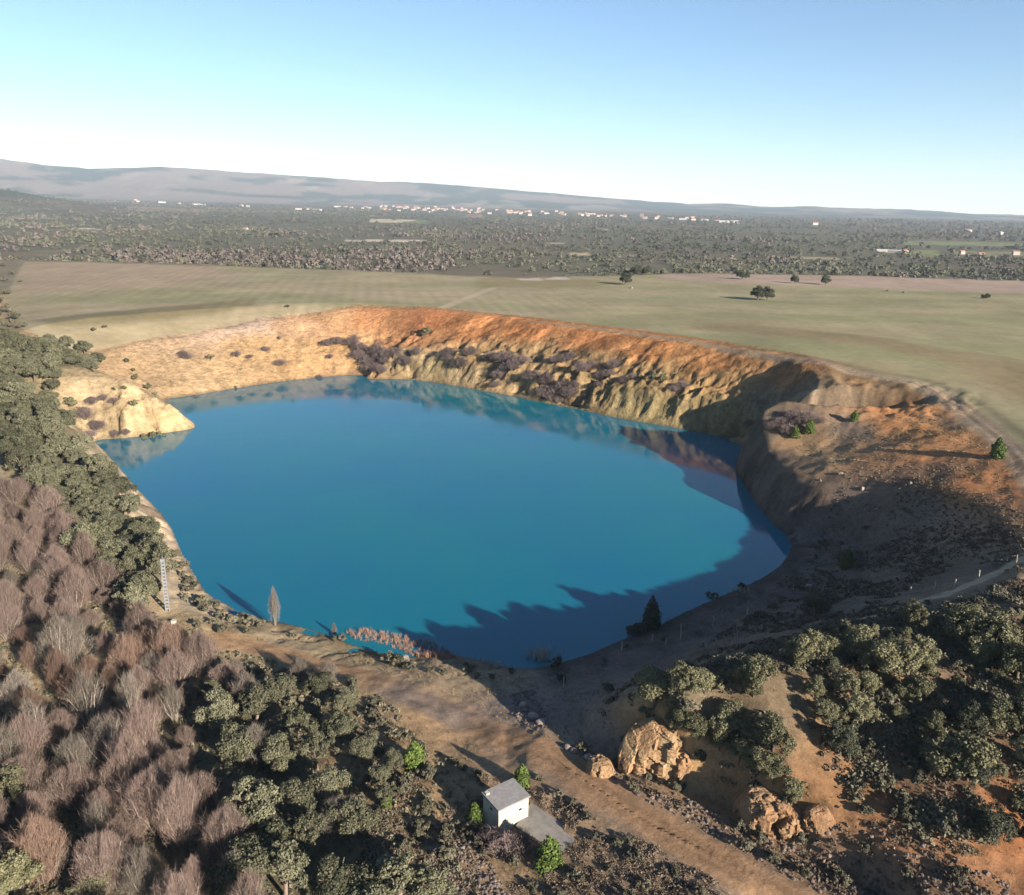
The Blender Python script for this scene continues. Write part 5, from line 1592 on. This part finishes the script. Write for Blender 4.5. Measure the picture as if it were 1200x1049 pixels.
for px, py, k in ((405, 243, 1), (412, 244, 1), (395, 243, 2), (520, 246, 2), (535, 247, 2), (640, 251, 2), (800, 258, 2), (812, 258.5, 1), (826, 259, 2), (848, 261, 2), (860, 261, 2), (864, 262, 1), (840, 260, 1), (785, 257, 2), (770, 256, 1), (730, 254, 2), (690, 252, 2)):
    TOWN.append((px, py, list(HL)[k], 'in distant town', 'houses of the distant town'))
for px, py, k in ((159, 235, 0), (162, 237, 0), (188, 237.5, 0), (190, 238, 2), (210, 239, 1), (230, 240.5, 2), (236, 241, 2), (283, 242, 0), (290, 243, 0), (350, 246, 2), (362, 246, 0), (372, 247, 2), (955, 264, 0), (1135, 272, 1), (1172, 275, 0)):
    TOWN.append((px, py, list(HL)[k], 'scattered on far plain', 'houses scattered on the far plain'))
for px, py, k in ((1033, 296, 2), (1050, 297, 2), (1060, 298, 0), (1127, 298, 0), (1190, 299, 0), (1150, 300, 1), (288, 270, 0)):
    TOWN.append((px, py, list(HL)[k], 'among trees on near plain', 'farm buildings on the near plain'))
for px, py, kind, place, grp in TOWN:
    g = on_ground(px, py)[0]
    if np.isnan(g[0]): continue
    root = bpy.data.objects.new('shed' if 'shed' in kind else 'house', None); COL.objects.link(root)
    root.location = g; root.rotation_euler = (0, 0, random.uniform(-.6, .6))
    far = math.hypot(g[0], g[1])
    root.scale = (1, 1, 1) if far > 2000 else (.5, .5, .6)
    for nm, me in random.choice(HL[kind]):
        o = bpy.data.objects.new(nm, me); COL.objects.link(o); o.parent = root
    key = 'town|' + kind + '|' + place
    SET_NAME[key] = (root.name, kind, place, 'shed' if 'shed' in kind else 'house', grp)
    REG.setdefault(key, []).append((root, px, py))


# ------------------------------------------------------------------ labels: row by row within each set
SMALL = ['zeroth'] + ORD
TENS = {2: 'twenty', 3: 'thirty', 4: 'forty', 5: 'fifty'}
TENTH = {20: 'twentieth', 30: 'thirtieth', 40: 'fortieth', 50: 'fiftieth'}


def ordinal(n):
    if n < 20: return SMALL[n]
    if n in TENTH: return TENTH[n]
    return TENS[n // 10] + '-' + SMALL[n % 10]


for key, items in REG.items():
    if key in ('single', 'pine_single'): continue
    if key == 'hut_bramble':
        for (root, px, py), w in zip(sorted(items, key=lambda q: q[1]), ('leftmost', 'middle', 'rightmost')):
            root.name = 'bramble'
            tag(root, '%s leafless purple bramble in front of the hut' % w, 'shrub', 'brambles before the hut')
        continue
    nm, noun, place, cat, grp = SET_NAME[key]
    items = sorted(items, key=lambda q: -q[2])
    n = len(items)
    rows = max(1, round(math.sqrt(n / 2.2))) if n > 9 else 1
    per = math.ceil(n / rows)
    for r in range(rows):
        row = sorted(items[r * per:(r + 1) * per], key=lambda q: q[1])
        for k, (root, px, py) in enumerate(row):
            pos = 'leftmost' if k == 0 else ('rightmost' if k == len(row) - 1 else ordinal(k + 1) + ' from left')
            if rows == 1: lab = '%s %s, %s' % (noun, place, pos)
            else:
                rw = 'nearest row' if r == 0 else ('farthest row' if r == rows - 1 else ordinal(r + 1) + ' nearest row')
                lab = '%s %s, %s, %s' % (noun, place, rw, pos)
            tag(root, lab, cat, grp)

# ------------------------------------------------------------------ haze: one closed box of thin air round everything
hz = bpy.data.materials.new('thin_air')
hz.use_nodes = True
nt = hz.node_tree
nt.nodes.clear()
out = nt.nodes.new('ShaderNodeOutputMaterial')
pv = nt.nodes.new('ShaderNodeVolumePrincipled')
pv.inputs['Color'].default_value = (.68, .83, 1.0, 1)
pv.inputs['Density'].default_value = HAZE_DENSITY
pv.inputs['Anisotropy'].default_value = 0.0
nt.links.new(pv.outputs[0], out.inputs['Volume'])
b = MB(); b.box(-42000, -700, -60, 42000, 15600, 420)
tag(link('haze', b.mesh('haze', hz)), 'thin pale haze over the far plain', kind='stuff')
